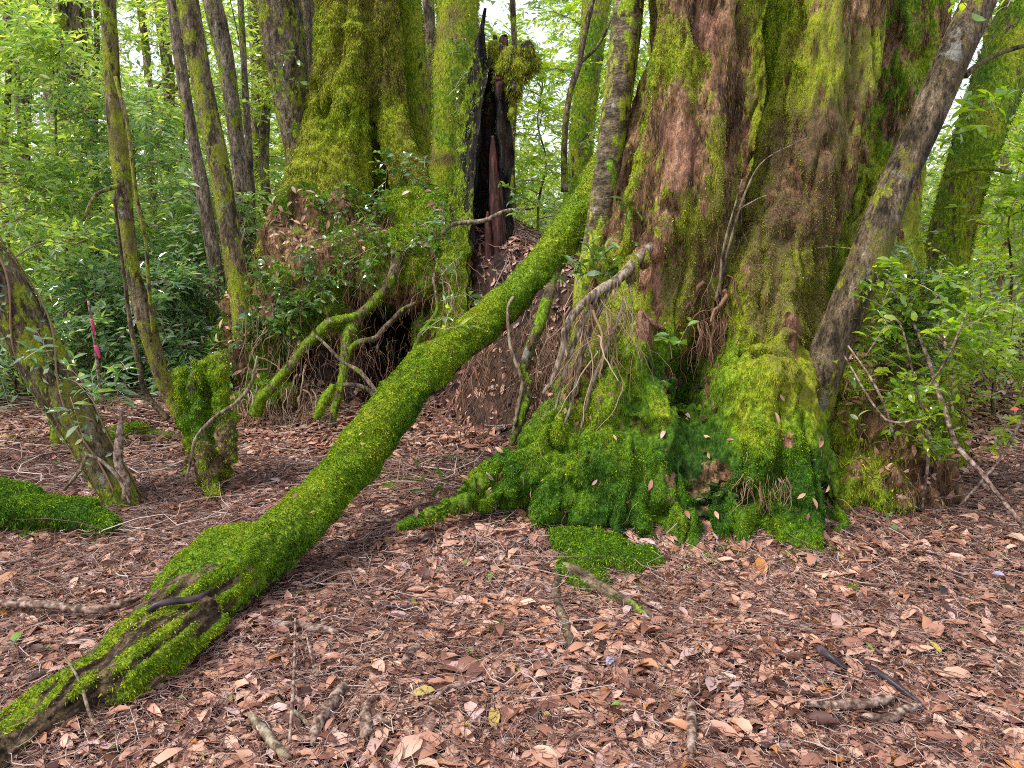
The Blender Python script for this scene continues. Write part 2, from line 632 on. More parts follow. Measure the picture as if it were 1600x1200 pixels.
M["pale_wood"] = simple_mat("pale_wood", [(0.38, (0.05, 0.032, 0.02)), (0.5, (0.19, 0.14, 0.09)), (0.62, (0.34, 0.29, 0.21))], 16, 0.7, (3, 3, 0.9), bump=0.5)
M["stick"] = simple_mat("stick", [(0.38, (0.045, 0.024, 0.018)), (0.5, (0.19, 0.12, 0.09)), (0.62, (0.40, 0.31, 0.26))], 38, 0.65, (1, 1, 1), bump=0.5)
M["dark_stick"] = simple_mat("dark_stick", [(0.3, (0.012, 0.010, 0.014)), (0.5, (0.05, 0.035, 0.04)), (0.75, (0.16, 0.13, 0.16))], 12, 0.4, (1, 1, 1), bump=0.5)
M["leaf_bg"] = leaf_mat("leaf_bg", [(0, (0.06, 0.14, 0.05)), (0.35, (0.12, 0.24, 0.09)), (0.65, (0.25, 0.37, 0.13)), (0.88, (0.46, 0.52, 0.18)), (1, (0.62, 0.66, 0.48))], 0.25, 0.5, 2.3, 1.0, 0.6)
M["leaf_far"] = leaf_mat("leaf_far", [(0, (0.05, 0.11, 0.04)), (0.4, (0.18, 0.29, 0.10)), (0.75, (0.42, 0.52, 0.18)), (1, (0.7, 0.72, 0.42))], 0.3, 0.45, 2.0, 0.8, 0.6)
M["leaf_blue"] = leaf_mat("leaf_blue", [(0, (0.035, 0.10, 0.055)), (0.4, (0.10, 0.22, 0.12)), (0.75, (0.24, 0.37, 0.19)), (1, (0.5, 0.6, 0.42))], 0.2, 0.4, 2.2, 1.0, 1.0)
M["leaf_near"] = leaf_mat("leaf_near", [(0, (0.03, 0.10, 0.018)), (0.5, (0.09, 0.22, 0.03)), (0.85, (0.20, 0.34, 0.04)), (1, (0.34, 0.42, 0.05))], 0.2, 0.3, 1.5, 0.9, 1.0)
M["leaf_yellow"] = leaf_mat("leaf_yellow", [(0, (0.07, 0.16, 0.02)), (0.5, (0.19, 0.33, 0.025)), (1, (0.42, 0.50, 0.04))], 0.22, 0.5, 2.2, 0.9, 0.8)
M["pink"] = simple_mat("pink", [(0.3, (0.75, 0.03, 0.16)), (0.7, (0.85, 0.10, 0.28))], 9, 0.4, bump=0)
M["red_leaf"] = simple_mat("red_leaf", [(0.3, (0.55, 0.05, 0.04)), (0.7, (0.7, 0.12, 0.08))], 9, 0.4, bump=0)
M["lilac_leaf"] = simple_mat("lilac_leaf", [(0.3, (0.17, 0.15, 0.24)), (0.7, (0.45, 0.42, 0.58))], 40, 0.3, bump=0.2)

# ------------------------------------------------------------------ light
w = bpy.data.worlds.new("World")
S.world = w
w.use_nodes = True
nt = w.node_tree
bg = nt.nodes["Background"]
sky = nt.nodes.new("ShaderNodeTexSky")
sky.sky_type = 'NISHITA'
sky.sun_disc = False
sky.sun_elevation = math.radians(55)
sky.sun_rotation = math.radians(-113)
sky.air_density = 1.0
sky.dust_density = 4.0
sky.ozone_density = 1.0
mx = nt.nodes.new("ShaderNodeMix")
mx.data_type = 'RGBA'
mx.inputs[0].default_value = 0.6
mx.inputs[7].default_value = (8.0, 8.2, 8.8, 1)     # the even white of an overcast sky
nt.links.new(sky.outputs[0], mx.inputs[6])
nt.links.new(mx.outputs[2], bg.inputs[0])
bg.inputs[1].default_value = 0.08
sl = bpy.data.lights.new("sun", 'SUN')
sl.energy = 1.5
sl.angle = math.radians(10)
sl.color = (1, 0.95, 0.86)
so = bpy.data.objects.new("sun", sl)
from mathutils import Vector
so.rotation_euler = Vector((0.52, 0.22, -0.82)).to_track_quat('-Z', 'Y').to_euler()
COL.objects.link(so)
S.view_settings.view_transform = 'Standard'
S.view_settings.look = 'None'
S.view_settings.exposure = 1.28
S.cycles.max_bounces = 6
S.cycles.transparent_max_bounces = 4
S.cycles.use_adaptive_sampling = True
S.cycles.filter_width = 1.0
S.cycles.use_denoising = False

# ================================================================== GROUND
def grid_ground():
    xs = np.concatenate([np.arange(-60, -6, 1.0), np.arange(-6, 6, 0.03), np.arange(6, 60, 1.0)])
    ys = np.concatenate([np.arange(-14, 1.2, 0.6), np.arange(1.2, 9.0, 0.03), np.arange(9.0, 18, 0.3), np.arange(18, 90, 2)])
    X, Y = np.meshgrid(xs, ys, indexing='ij')
    Z = H(X.ravel(), Y.ravel())
    V = np.stack([X.ravel(), Y.ravel(), Z], -1)
    nx, ny = X.shape
    i = np.arange(nx - 1)[:, None] * ny
    j = np.arange(ny - 1)[None]
    Q = np.stack([i + j, i + ny + j, i + ny + j + 1, i + j + 1], -1).reshape(-1, 4)
    return V, Q


GV, GQ = grid_ground()
g = mk("ground", GV, [GQ], M["soil"])
tag(g, kind="structure")


def gnormal(x, y):
    e = 0.03
    dx = (H(x + e, y) - H(x - e, y)) / (2 * e)
    dy = (H(x, y + e) - H(x, y - e)) / (2 * e)
    return nrm(np.stack([-dx, -dy, np.ones_like(dx)], -1))


def scatter_xy(n, y0, y1, pw=1.0):
    """points in the wedge the camera looks at"""
    u = rng.random(n)
    y = np.sqrt(y0 ** 2 + (y1 ** 2 - y0 ** 2) * u ** pw)
    x = (rng.random(n) * 2 - 1) * (0.74 * y + 0.5)
    return x, y


def litter(n, y0, y1, lm, detail, pw=1.0, steepness=True):
    x, y = scatter_xy(n, y0, y1, pw)
    z = H(x, y)
    N = gnormal(x, y)
    if steepness:
        keep = rng.random(n) < np.clip((N[:, 2] - 0.35) * 2.0, 0.4, 1) * (1 - 0.65 * np.exp(-((x + 0.05) / 0.6) ** 2 - ((y - 5.0) / 0.55) ** 2))
        x, y, z, N = x[keep], y[keep], z[keep], N[keep]
    n = len(x)
    tilt = rng.normal(size=(n, 3)) * 0.22
    Nn = nrm(N + tilt)
    D = nrm(np.cross(Nn, rng.normal(size=(n, 3))))
    L = np.clip(np.exp(rng.normal(math.log(lm), 0.34, n)), 0.018, 0.112)
    W = L * np.clip(rng.normal(0.39, 0.09, n), 0.14, 0.52)
    P = np.stack([x, y, z + 0.002 + 0.028 * rng.random(n) ** 1.3], -1) - D * L[:, None] * 0.5
    curl = rng.normal(0.03, 0.09, n)
    fold = rng.normal(0.05, 0.13, n)
    V, F, k = leaves(P, D, Nn, L, W, curl, fold, detail)
    patch = fbm(np.stack([x * 0.9, y * 0.9, 0 * x], -1), 3, 77)
    r = np.clip(rng.beta(1.9, 1.8, n) * 0.95 + 0.25 * patch, 0, 0.95)
    sp = rng.random(n)
    r = np.where(sp > 0.985, 0.965, r)
    r = np.where(sp > 0.9935, 0.985, r)
    r = np.where(sp > 0.9975, 1.0, r)
    # leaf tone varies at random and by broad noise patches
    return V, F, np.repeat(r, k)


def join(parts):
    Vs, Ts, Qs, A, n = [], [], [], [], 0
    for V, F, a in parts:
        Vs.append(V)
        A.append(a)
        for f in F:
            (Ts if f.shape[1] == 3 else Qs).append(f + n)
        n += len(V)
    F = []
    if Ts:
        F.append(np.vstack(Ts))
    if Qs:
        F.append(np.vstack(Qs))
    return np.vstack(Vs), F, np.concatenate(A)


LIT = list([litter(20000, 1.3, 4.2, 0.070, 2), litter(56000, 1.3, 4.2, 0.031, 2), litter(24000, 3.9, 6.2, 0.062, 2), litter(52000, 3.9, 8.5, 0.045, 1, 1.35)])


def caught(V, Q, N, dens, w, lm=0.05):
    """fallen leaves caught on a surface"""
    P, Nn, _ = surf_sample(V, Q, N, dens, w * np.clip(N[:, 2] + 0.25, 0, 1), 0.2)
    n = len(P)
    L = lm * (0.5 + rng.random(n))
    Nn = nrm(Nn + 0.35 * rng.normal(size=(n, 3)))
    D = np.cross(Nn, rng.normal(size=(n, 3)))
    Vl, Fl, k = leaves(P + Nn * 0.016, D, Nn, L, L * 0.36, 0.1, 0.08, 2)
    LIT.append((Vl, Fl, np.repeat(np.clip(0.25 + 0.65 * rng.random(n), 0, 0.95), k)))



def twigs(n, y0, y1, ln, rad, xfun=None, hmax=0.03, pw=1.0):
    x, y = scatter_xy(n, y0, y1, pw)
    if xfun is not None:
        k = rng.random(n) < xfun(x, y)
        x, y = x[k], y[k]
        n = len(x)
    a = rng.random(n) * 2 * PI
    L = ln * np.clip(np.exp(rng.normal(0, 0.5, n)), 0.4, 1.9)
    t = np.linspace(-0.5, 0.5, 6)
    bend = rng.normal(0, 0.25, n)
    bend2 = rng.normal(0, 0.15, n)
    dx, dy = np.cos(a), np.sin(a)
    off = (bend[:, None] * (t ** 2 - 0.1) * 2 + bend2[:, None] * np.sin(t * 9)) * L[:, None]
    X = x[:, None] + dx[:, None] * t * L[:, None] - dy[:, None] * off
    Y = y[:, None] + dy[:, None] * t * L[:, None] + dx[:, None] * off
    h = 0.012 + hmax * rng.random(n)
    ends = rng.normal(0, 0.10, n)
    Z = H(X.ravel(), Y.ravel()).reshape(X.shape)
    Z = 0.35 * Z + 0.65 * (Z[:, :1] + (Z[:, -1:] - Z[:, :1]) * np.linspace(0, 1, 6)[None]) + h[:, None] + np.abs(ends)[:, None] * L[:, None] * (t + 0.5) * 0.6
    R = rad * (0.5 + rng.random(n))[:, None] * np.linspace(1.0, 0.5, 6)[None]
    V, Q, k = batch_tubes(np.stack([X, Y, Z], -1), R, 3)
    return V, [Q], np.repeat(rng.random(n) ** 1.5, k)


leftish = lambda x, y: 0.3 + 0.7 * sstep(0.4, -0.6, x / y)
V, F, A = join([twigs(46000, 1.3, 4.8, 0.055, 0.0011), twigs(13000, 1.3, 4.6, 0.11, 0.0015), twigs(5000, 1.3, 5, 0.20, 0.0019, leftish, 0.04), twigs(6000, 3, 8, 0.22, 0.0024, leftish, 0.05), twigs(1500, 3.5, 8, 0.45, 0.004, leftish, 0.08)])
o = mk("twig_litter", V, F, M["twig"], attrs={"rnd": A})
tag(o, "thin dry twigs and leaf stalks scattered through the leaf litter", "twigs", kind="stuff")


# ground moss patches
def moss_patch(name, label, spots, hue, dens=60000, L=0.016):
    pcs = []
    for px, py, rx, h in spots:
        c = gnd(px, py)
        r = rx / FPX * math.hypot(c[1], CZ - c[2])
        pcs.append(sphere((c[0], c[1], c[2] + 0.012), (r, r * 0.8, h), 16, 10))
    V, Q = vox(pcs, 0.012, 3)
    N = vnormals(V, Q)
    V = V + N * (0.03 * fbm(V * 14, 3, 9))[:, None] + np.stack([0.09 * fbm(V * 7, 3, 10), 0.09 * fbm(V * 7, 3, 11), 0 * V[:, 0]], -1)
    org = pcs[0][0].mean(0)
    org[2] = Hs(org[0], org[1])
    t = thing(name, label, "moss", org)
    n = len(V)
    mk("cushion", V, [Q], M["wood_log"], t, {"moss": np.ones(n), "hue": np.full(n, hue), "red": np.zeros(n)})
    moss_part("moss_fronds", t, M["moss"], V, Q, N, dens, np.ones(n), L, 0.0022, hue)
    return t


moss_patch("moss_cushion", "bright green moss cushion on the leaf litter in front of the big tree", [(905, 850, 50, 0.08), (950, 868, 54, 0.08), (990, 880, 42, 0.055), (900, 890, 38, 0.045), (930, 912, 36, 0.04)], 0.36)
moss_patch("moss_patch", "small low moss patch just right of the mossy fallen log", [(605, 770, 28, 0.03), (640, 760, 20, 0.02), (590, 745, 18, 0.03)], 0.5)
moss_patch("moss_patch", "dark moss patch lying at the left edge below the thick mossy log", [(40, 845, 18, 0.02), (70, 842, 12, 0.015)], 0.35)
moss_patch("moss_patch", "tiny green moss spot among the leaves near the bottom centre", [(780, 1090, 14, 0.012)], 0.35)
moss_patch("moss_patch", "small olive moss spot in the litter right of the bottom centre leaves", [(770, 990, 18, 0.012)], 0.6)
moss_patch("moss_patch", "small moss spot on the path near the right edge", [(1525, 950, 12, 0.016)], 0.5)
moss_patch("moss_patch", "small round moss spot in the litter right of the giant tree's foot", [(1348, 927, 11, 0.015)], 0.5)
moss_patch("moss_patch", "mossy strip on the bare ground behind the left leaning trunk", [(170, 690, 26, 0.05), (205, 677, 36, 0.05), (150, 694, 22, 0.04)], 0.42)

# ================================================================== MAIN LOG
def displaced_tube(lst, sides, step, amp, nscale, seed, top_ext=0.0, stretch=0.35, flute=0.0, nfl=5):
    P, R = keys(lst) if not isinstance(lst, tuple) else lst
    if top_ext:
        d = nrm(P[0] - P[1])
        P = np.vstack([P[0] + d * top_ext, P])
        R = np.concatenate([[R[0] * 0.93], R])
    P, R = path(P, R, step)
    V, Q, T3, off = tube(P, R, sides)
    n = len(P) * sides
    T, U, W = frames(P)
    q = V[:n].reshape(len(P), sides, 3)
    a = np.linspace(0, 2 * PI, sides, endpoint=False)
    s = np.arange(len(P)) * step
    c = np.stack([np.cos(a)[None] * R[:, None] + 0 * s[:, None], np.sin(a)[None] * R[:, None] + 0 * s[:, None], s[:, None] * stretch + 0 * a[None]], -1).reshape(-1, 3)
    dd = fbm(c * nscale + seed * 3.7, 4, seed) * amp
    if flute:
        dd = dd + flute * (np.abs(np.sin(np.repeat(a[None], len(P), 0) * nfl * 0.5 + seed + 2 * vn(np.stack([s * 0.8, s * 0, s * 0], -1), seed)[:, None])) - 0.6).ravel()
    rr = np.repeat(R, sides)
    V[:n] += off * (dd * rr)[:, None]
    return V, Q, T3, off


LOG = [(-70, 1225, 1.80, 62), (30, 1160, 2.02, 66), (150, 1075, 2.22, 70), (270, 975, 2.55, 74), (350, 915, 2.8, 72), (440, 842, 3.12, 64), (520, 765, 3.45, 56), (590, 670, 3.75, 52), (650, 598, 4.02, 50), (720, 535, 4.25, 46), (790, 475, 4.5, 40), (860, 398, 4.75, 37), (915, 315, 5.0, 38), (965, 245, 5.25, 42), (1015, 190, 5.45, 44), (1060, 140, 5.6, 44)]
LOG = [(a, b, c, d * (0.74 if c < 3.3 else 0.70)) for a, b, c, d in LOG]
V, Q, T3, off = displaced_tube(LOG, 56, 0.018, 0.33, 9, 3, stretch=0.5)
org = V.mean(0) * 0 + gnd(200, 1040)
logt = thing("fallen_log", "long bright green mossy log slanting from the lower left up behind the trunks", "log", org)
extra = []
for a_ in ([(250, 955, 2.62, 30), (300, 905, 2.85, 42), (350, 868, 3.0, 44), (405, 850, 3.1, 34), (450, 830, 3.2, 20)], [(105, 1105, 2.2, 30), (180, 1070, 2.2, 46), (250, 1010, 2.38, 46), (330, 960, 2.6, 35)]):
    P_, R_ = path(*keys(a_), 0.02)
    extra.append(tube(P_, R_, 18)[:3])
V, Q = vox([(V, Q, T3)] + extra, 0.009, 2)
N = vnormals(V, Q)
P_, R_ = keys(LOG)
proj = lambda X: np.stack([800 + FPX * X[:, 0] / (X[:, 1] * CP - (X[:, 2] - CZ) * SP), 600 - FPX * (X[:, 1] * SP + (X[:, 2] - CZ) * CP) / (X[:, 1] * CP - (X[:, 2] - CZ) * SP)], -1)
grain = nrm(P_[4] - P_[1])
# long splits where the lower end has rotted
lowend = sstep(3.0, 2.5, V[:, 1])
ca = V - np.outer(V @ grain, grain)
gr = fbm(ca * 30 + (V @ grain)[:, None] * 1.3, 3, 12)
disp = 0.022 * fbm(V * 16, 3, 8) + lowend * 0.03 * gr
V = V + N * disp[:, None]
mossm = 0.62 + 0.55 * fbm(V * 3.3, 3, 21) + 0.5 * N[:, 2] - lowend * (0.62 - 3.4 * gr)
mossm = mossm - 1.4 * sstep(-0.25, -0.85, N[:, 2])
mossm = mossm - 0.8 * sstep(2.2, 1.9, V[:, 1])
mossm = np.clip(mossm + 0.3 * sstep(2.7, 3.3, V[:, 1]), 0, 1)
hue = 0.46 + 0.18 * fbm(V * 3, 2, 5) + 0.08 * N[:, 2]
hue = hue + 0.12 * sstep(4.5, 5.2, V[:, 1])
caught(V, Q, N, 14, np.ones(len(V)), 0.035)
mk("trunk", V, [Q], M["wood_log"], logt, {"moss": mossm, "hue": hue, "red": sstep(0.02, -0.12, fbm(ca * 75 + (V @ grain)[:, None] * 1.5, 3, 14))})
moss_part("moss", logt, M["moss"], V, Q, vnormals(V, Q), 85000, mossm * (0.5 + 0.5 * (V[:, 1] < 4.4)), 0.011, 0.0021, lambda X: 0.47 + 0.5 * fbm(X * 4, 3, 5), droop=0.3, spread=0.8)
LOGV = V


# ================================================================== GIANT TREE
def blob(px, py, Y, r, sx=1, sy=1, sz=1):
    c = at(px, py, Y)
    rr = r / FPX * Y
    return sphere(c, (rr * sx, rr * sy, rr * sz), 16, 10)


def tb(lst, sides=20, step=0.05, flute=0, nfl=5, amp=0.0, seed=1, nscale=3):
    V, Q, T3, _ = displaced_tube(lst, sides, step, amp, nscale, seed, flute=flute, nfl=nfl)
    return V, Q, T3


def ext(lst, d):
    return lst


big = []
big.append(tb([(1140, -260, 4.8, 82), (1100, 0, 4.45, 70), (1088, 150, 4.35, 72), (1073, 300, 4.3, 75), (1055, 420, 4.33, 76), (1000, 540, 4.22, 70), (975, 660, 4.05, 92), (960, 780, 3.92, 95), (960, 870, 3.92, 100)], 40, 0.04, 0.22, 7, 0.15, 5))
big.append(tb([(1330, -260, 4.9, 100), (1294, 0, 4.7, 88), (1281, 150, 4.6, 79), (1252, 300, 4.45, 70), (1215, 420, 4.3, 76), (1195, 540, 4.18, 84), (1180, 660, 4.02, 100), (1190, 780, 3.92, 98), (1195, 870, 3.92, 104)], 40, 0.04, 0.14, 6, 0.15, 9))
big.append(tb([(1075, -100, 4.9, 40), (1050, 60, 4.85, 36), (1028, 180, 4.75, 42), (1000, 300, 4.66, 44), (975, 390, 4.6, 44), (950, 480, 4.55, 40), (930, 600, 4.4, 50), (920, 720, 4.1, 50)], 20, 0.05, 0.2, 5, 0.2, 12))
big.append(tb([(1195, -260, 5.9, 34), (1186, 0, 5.8, 32), (1176, 200, 5.7, 32), (1162, 330, 5.4, 34), (1145, 420, 4.85, 50), (1110, 560, 4.7, 62), (1100, 660, 4.3, 66), (1090, 780, 3.95, 88)], 20, 0.05, 0, 5, 0.2, 13))
big.append(tb([(1440, -260, 5.5, 66), (1412, 0, 5.3, 62), (1393, 150, 5.2, 60), (1372, 300, 5.05, 58), (1358, 420, 4.95, 68), (1345, 540, 4.8, 90), (1340, 700, 4.5, 100)], 30, 0.05, 0.2, 6, 0.15, 15))
# root flares
FL = [
    [(1000, 500, 4.08, 56), (950, 600, 3.95, 68), (892, 680, 3.8, 62), (828, 728, 3.68, 48), (760, 765, 3.58, 34), (700, 792, 3.5, 22), (650, 812, 3.43, 11), (615, 825, 3.38, 5)],
    [(930, 600, 4.0, 50), (860, 690, 3.85, 46), (800, 735, 3.72, 36), (750, 765, 3.62, 22)],
    [(990, 560, 4.0, 50), (935, 680, 3.78, 52), (890, 755, 3.6, 42), (855, 795, 3.5, 28), (830, 815, 3.45, 12)],
    [(985, 600, 3.95, 56), (955, 700, 3.74, 56), (925, 780, 3.56, 44), (905, 825, 3.44, 28), (890, 850, 3.38, 12)],
    [(1010, 600, 3.95, 50), (1005, 700, 3.74, 54), (995, 780, 3.56, 46), (985, 840, 3.42, 30), (980, 870, 3.34, 14)],
    [(1040, 640, 3.95, 40), (1050, 730, 3.72, 44), (1062, 800, 3.54, 38), (1075, 850, 3.42, 24), (1085, 875, 3.36, 10)],
    [(1110, 640, 3.95, 36), (1115, 730, 3.72, 42), (1130, 800, 3.54, 40), (1155, 850, 3.42, 24), (1175, 870, 3.36, 10)],
    [(1215, 540, 4.0, 52), (1230, 640, 3.82, 50), (1238, 740, 3.64, 42), (1255, 820, 3.47, 32), (1275, 860, 3.37, 18), (1290, 880, 3.32, 8)],
    [(1185, 560, 3.92, 52), (1175, 660, 3.74, 56), (1185, 740, 3.62, 46), (1205, 810, 3.48, 30), (1215, 855, 3.38, 14)],
    [(1250, 600, 3.95, 34), (1270, 700, 3.82, 30), (1290, 790, 3.64, 24), (1315, 835, 3.52, 12)],
    [(1085, 780, 3.52, 10), (1078, 815, 3.43, 9), (1068, 850, 3.37, 8), (1058, 872, 3.33, 5)],
    [(1200, 790, 3.5, 12), (1225, 820, 3.42, 10), (1245, 858, 3.36, 7)],
]
for q_, fl_ in enumerate(FL):
    big.append(tb(fl_, 18, 0.04, 0.18, 5, 0.35, 100 + q_, 6))
# branch-like mossy root leaving the left stem
big.append(tb([(1045, 340, 4.15, 26), (1022, 378, 4.08, 22), (1000, 405, 4.0, 16), (975, 430, 3.95, 14)], 14, 0.03, 0, 5, 0.3, 22))
for b in [(905, 740, 3.52, 34), (1215, 610, 3.68, 46), (1150, 610, 3.76, 34), (1225, 690, 3.58, 34), (1175, 745, 3.5, 24), (970, 640, 3.78, 40)]:
    big.append(blob(b[0], b[1], b[2], b[3], 1, 0.7, 1.2))
V, Q = vox(big, 0.014, 3)
N = vnormals(V, Q)
hgt = V[:, 2]
px = proj(V)
low = sstep(1.45, 0.35, hgt + 0.75 * fbm(V * 3.2, 4, 40))          # mossy skirt
barkd = fbm(V * np.array([13, 13, 3.2]), 4, 41)
ridge = 1 - np.abs(fbm(V * np.array([11, 11, 2.0]), 3, 43)) * 4
lump = fbm(V * 9, 3, 44)
deep = -np.clip(0.16 - np.abs(fbm(V * np.array([6.5, 6.5, 1.1]), 3, 47)), 0, 0.16) / 0.16
V = V + N * ((1 - low) * (0.06 * barkd + 0.014 * np.clip(ridge, -1, 1) + 0.045 * deep) + low * (0.032 * lump + 0.022 * fbm(V * 26, 2, 45) + 0.06 * deep))[:, None]
N = vnormals(V, Q)


def patch(c, r, X, sz=0.35, seed=0):
    """soft irregular blotch on a surface round world point c"""
    d = (X - c) / np.array([r, r * 3, r / sz])
    return sstep(1.25, 0.7, np.linalg.norm(d, axis=1) + 1.3 * fbm(X * np.array([14, 14, 6]), 4, 60 + seed))


red = np.zeros(len(V))
for (a_, b_, y_, r_, s_) in [(1066, 225, 4.05, 0.085, 0.5), (1110, 55, 4.3, 0.08, 0.9), (1024, 430, 3.95, 0.07, 0.4), (1015, 505, 3.85, 0.06, 0.6), (1242, 535, 3.85, 0.055, 0.4), (1238, 690, 3.5, 0.03, 0.6), (1060, 285, 4.1, 0.045, 0.7)]:
    red = np.maximum(red, patch(at(a_, b_, y_), r_, V, s_))
is3 = sstep(1.75, 1.95, V[:, 0] - (V[:, 2] - 1.6) * 0.1) * sstep(4.2, 4.5, V[:, 1])
stem2 = sstep(1155, 1195, px[:, 0]) * (1 - is3)
side = sstep(0.1, 0.8, np.abs(N[:, 0]))
strip = sstep(1170, 1185, px[:, 0]) * sstep(1262, 1225, px[:, 0] + 0.18 * px[:, 1] + 40 * fbm(V * 5, 2, 93)) * sstep(430, 330, px[:, 1])
mossm = 0.29 + 0.55 * strip + 1.25 * fbm(V * np.array([6.5, 6.5, 3.4]), 4, 71) + 0.75 * low + 0.9 * low * fbm(V * 6.5, 3, 91) + 0.42 * stem2 + 0.5 * is3 + 0.15 * side - 1.5 * red + 0.35 * deep
mossm = mossm + 0.3 * sstep(1.75, 1.1, hgt)
mossm = np.clip(mossm, 0, 1)
hue = np.clip(0.80 + 0.05 * stem2 - 0.16 * strip + 0.30 * fbm(V * 2.6, 4, 73) - 0.17 * is3 - 0.12 * side, 0.3, 0.95) * (1 - low) + low * (0.27 + 0.45 * fbm(V * 4.1, 4, 74))
hue = hue + 0.10 * low * sstep(900, 700, px[:, 0]) + 0.04 * low * sstep(0.3, 1.1, hgt) + 0.36 * low * sstep(1080, 1180, px[:, 0]) * sstep(0.25, 0.7, hgt)
pit = 0.5 * low * sstep(0.2, 0.4, fbm(V * 5.3, 3, 48))
for (a_, b_, y_, r_) in [(1068, 600, 3.95, 0.09), (1292, 765, 3.6, 0.05)]:
    pit = np.maximum(pit, patch(at(a_, b_, y_), r_, V, 0.8, 3))
mossm = np.clip(mossm - 0.9 * pit, 0, 1)
V = V - N * (0.09 * pit)[:, None]
N = vnormals(V, Q)
org = np.array([1.2, 4.0, 0.0])
bt = thing("giant_tree", "giant many stemmed old laurel tree with rust red bark patches and a mossy green skirt", "tree", org)
mk("trunk", V, [Q], M["bark_big"], bt, {"moss": mossm, "hue": hue, "red": red})
from_hue = lambda X, VV=V, HH=hue: HH[NN(X)]


class Grid:
    """nearest vertex lookup by coarse hashing"""
    def __init__(s, V, cell):
        s.c = cell
        s.k = {}
        K = np.floor(V / cell).astype(int)
        code = K[:, 0] * 1000003 + K[:, 1] * 10007 + K[:, 2]
        o = np.argsort(code, kind='stable')
        s.codes, s.first = np.unique(code[o], return_index=True)
        s.o = o

    def __call__(s, X):
        K = np.floor(X / s.c).astype(int)
        code = K[:, 0] * 1000003 + K[:, 1] * 10007 + K[:, 2]
        i = np.clip(np.searchsorted(s.codes, code), 0, len(s.codes) - 1)
        return s.o[s.first[i]]


GN = Grid(V, 0.03)
hl = low
moss_part("moss", bt, M["moss"], V, Q, N, 60000, np.clip(low * 1.1, 0, 1) * mossm, 0.010, 0.0021, lambda X: hue[GN(X)], droop=0.25, spread=0.8)
moss_part("hanging_moss", bt, M["moss"], V, Q, N, 52000, (1 - low) * sstep(0.3, 0.6, mossm) * (1 - red), 0.0095, 0.0019, lambda X: hue[GN(X)] - 0.03, droop=0.6, spread=0.7, lift=0.5)
BIGV, BIGQ, BIGN = V, Q, N
moss_part("bark_fibres", bt, M["moss"], V, Q, N, 9000, (1 - low) * np.clip(1 - mossm, 0.15, 1) * (1 - red), 0.024, 0.0022, lambda X: 0.92 + 0.1 * fbm(X * 3.3, 2, 90), droop=1.1, spread=0.35, lift=0.22)
caught(V, Q, N, 50, low, 0.045)


# rootlets -----------------------------------------------------------
def rootlets(P0, D0, L, rad, n_seg=8, wander=0.25, grav=0.5):
    n = len(P0)
    pts = [P0]
    d = nrm(D0)
    L = np.asarray(L).reshape(-1, 1) * np.ones((n, 1))
    for k in range(n_seg - 1):
        d = nrm(d + rng.normal(size=(n, 3)) * wander + np.array([0, 0, -grav]))
        pts.append(pts[-1] + d * L / n_seg)
    Pt = np.stack(pts, 1)
    R = (rad * np.exp(rng.normal(0, 0.45, n)))[:, None] * np.linspace(1, 0.4, n_seg)[None]
    V, Q, k = batch_tubes(Pt, R, 4)
    return V, [Q], np.repeat(rng.random(n), k)


def rootpart(name, parent, boxes, mat="rootlet"):
    """boxes: (px0,px1,py0,py1,Y,count,len,rad,tone)"""
    parts = []
    for (a0, a1, b0, b1, Y, n, L, rad, tone) in boxes:
        P = np.array([at(a0 + (a1 - a0) * rng.random(), b0 + (b1 - b0) * rng.random(), Y + rng.normal() * 0.05) for _ in range(n)])
        D = np.column_stack([rng.normal(size=n) * 0.5, -0.3 - 0.5 * rng.random(n), -0.6 + rng.normal(size=n) * 0.4])
        V, F, A = rootlets(P, D, L * (0.4 + rng.random(n)), rad * rng.choice([0.5, 0.8, 1.3]), 10, 0.28, 0.3)
        parts.append((V, F, np.clip(A * 0.5 + tone, 0, 1)))
    V, F, A = join(parts)
    return tag(mk(name, V, F, M[mat], parent, {"rnd": A}), kind="stuff")


rootpart("hanging_roots", bt, [(900, 990, 430, 520, 3.88, 70, 0.42, 0.002, 0.35), (850, 940, 500, 580, 3.83, 80, 0.38, 0.0018, 0.35), (880, 960, 470, 560, 3.8, 26, 0.45, 0.0035, 0.5),
                               (1080, 1150, 480, 540, 4.05, 90, 0.22, 0.0017, 0.1), (1100, 1160, 300, 440, 4.2, 16, 0.45, 0.003, 0.35), (1150, 1230, 740, 770, 3.42, 40, 0.14, 0.0014, 0.3)])
rootpart("dry_roots", bt, [(1070, 1170, 450, 560, 4.1, 80, 0.2, 0.002, 0.0), (1100, 1150, 420, 520, 4.1, 20, 0.3, 0.005, 0.1)])
for kk in ([(1035, 370, 4.12, 9), (1003, 398, 3.98, 9), (965, 437, 3.9, 9), (935, 455, 3.82, 8.5), (905, 480, 3.76, 8), (885, 510, 3.72, 7), (880, 540, 3.7, 6), (865, 590, 3.66, 5), (848, 615, 3.64, 3)],
           [(935, 458, 3.82, 6), (905, 520, 3.74, 6), (885, 570, 3.7, 5), (868, 640, 3.64, 3.5)],
           [(960, 440, 3.88, 6), (930, 500, 3.8, 6), (908, 560, 3.74, 5), (890, 640, 3.68, 4), (870, 680, 3.62, 2.5)],
           [(975, 470, 3.88, 5), (950, 540, 3.8, 5), (925, 600, 3.74, 4), (905, 680, 3.66, 2.5)]):
    kk = [(a, b, c, d * (0.85 if kk[0][0] > 1030 else 0.6)) for a, b, c, d in kk]
    Vt, Qt, Tt, _ = displaced_tube(kk, 10, 0.015, 0.4, 20, 31)
    mk("aerial_root", Vt, [Qt, Tt], M["pale_wood"], bt)
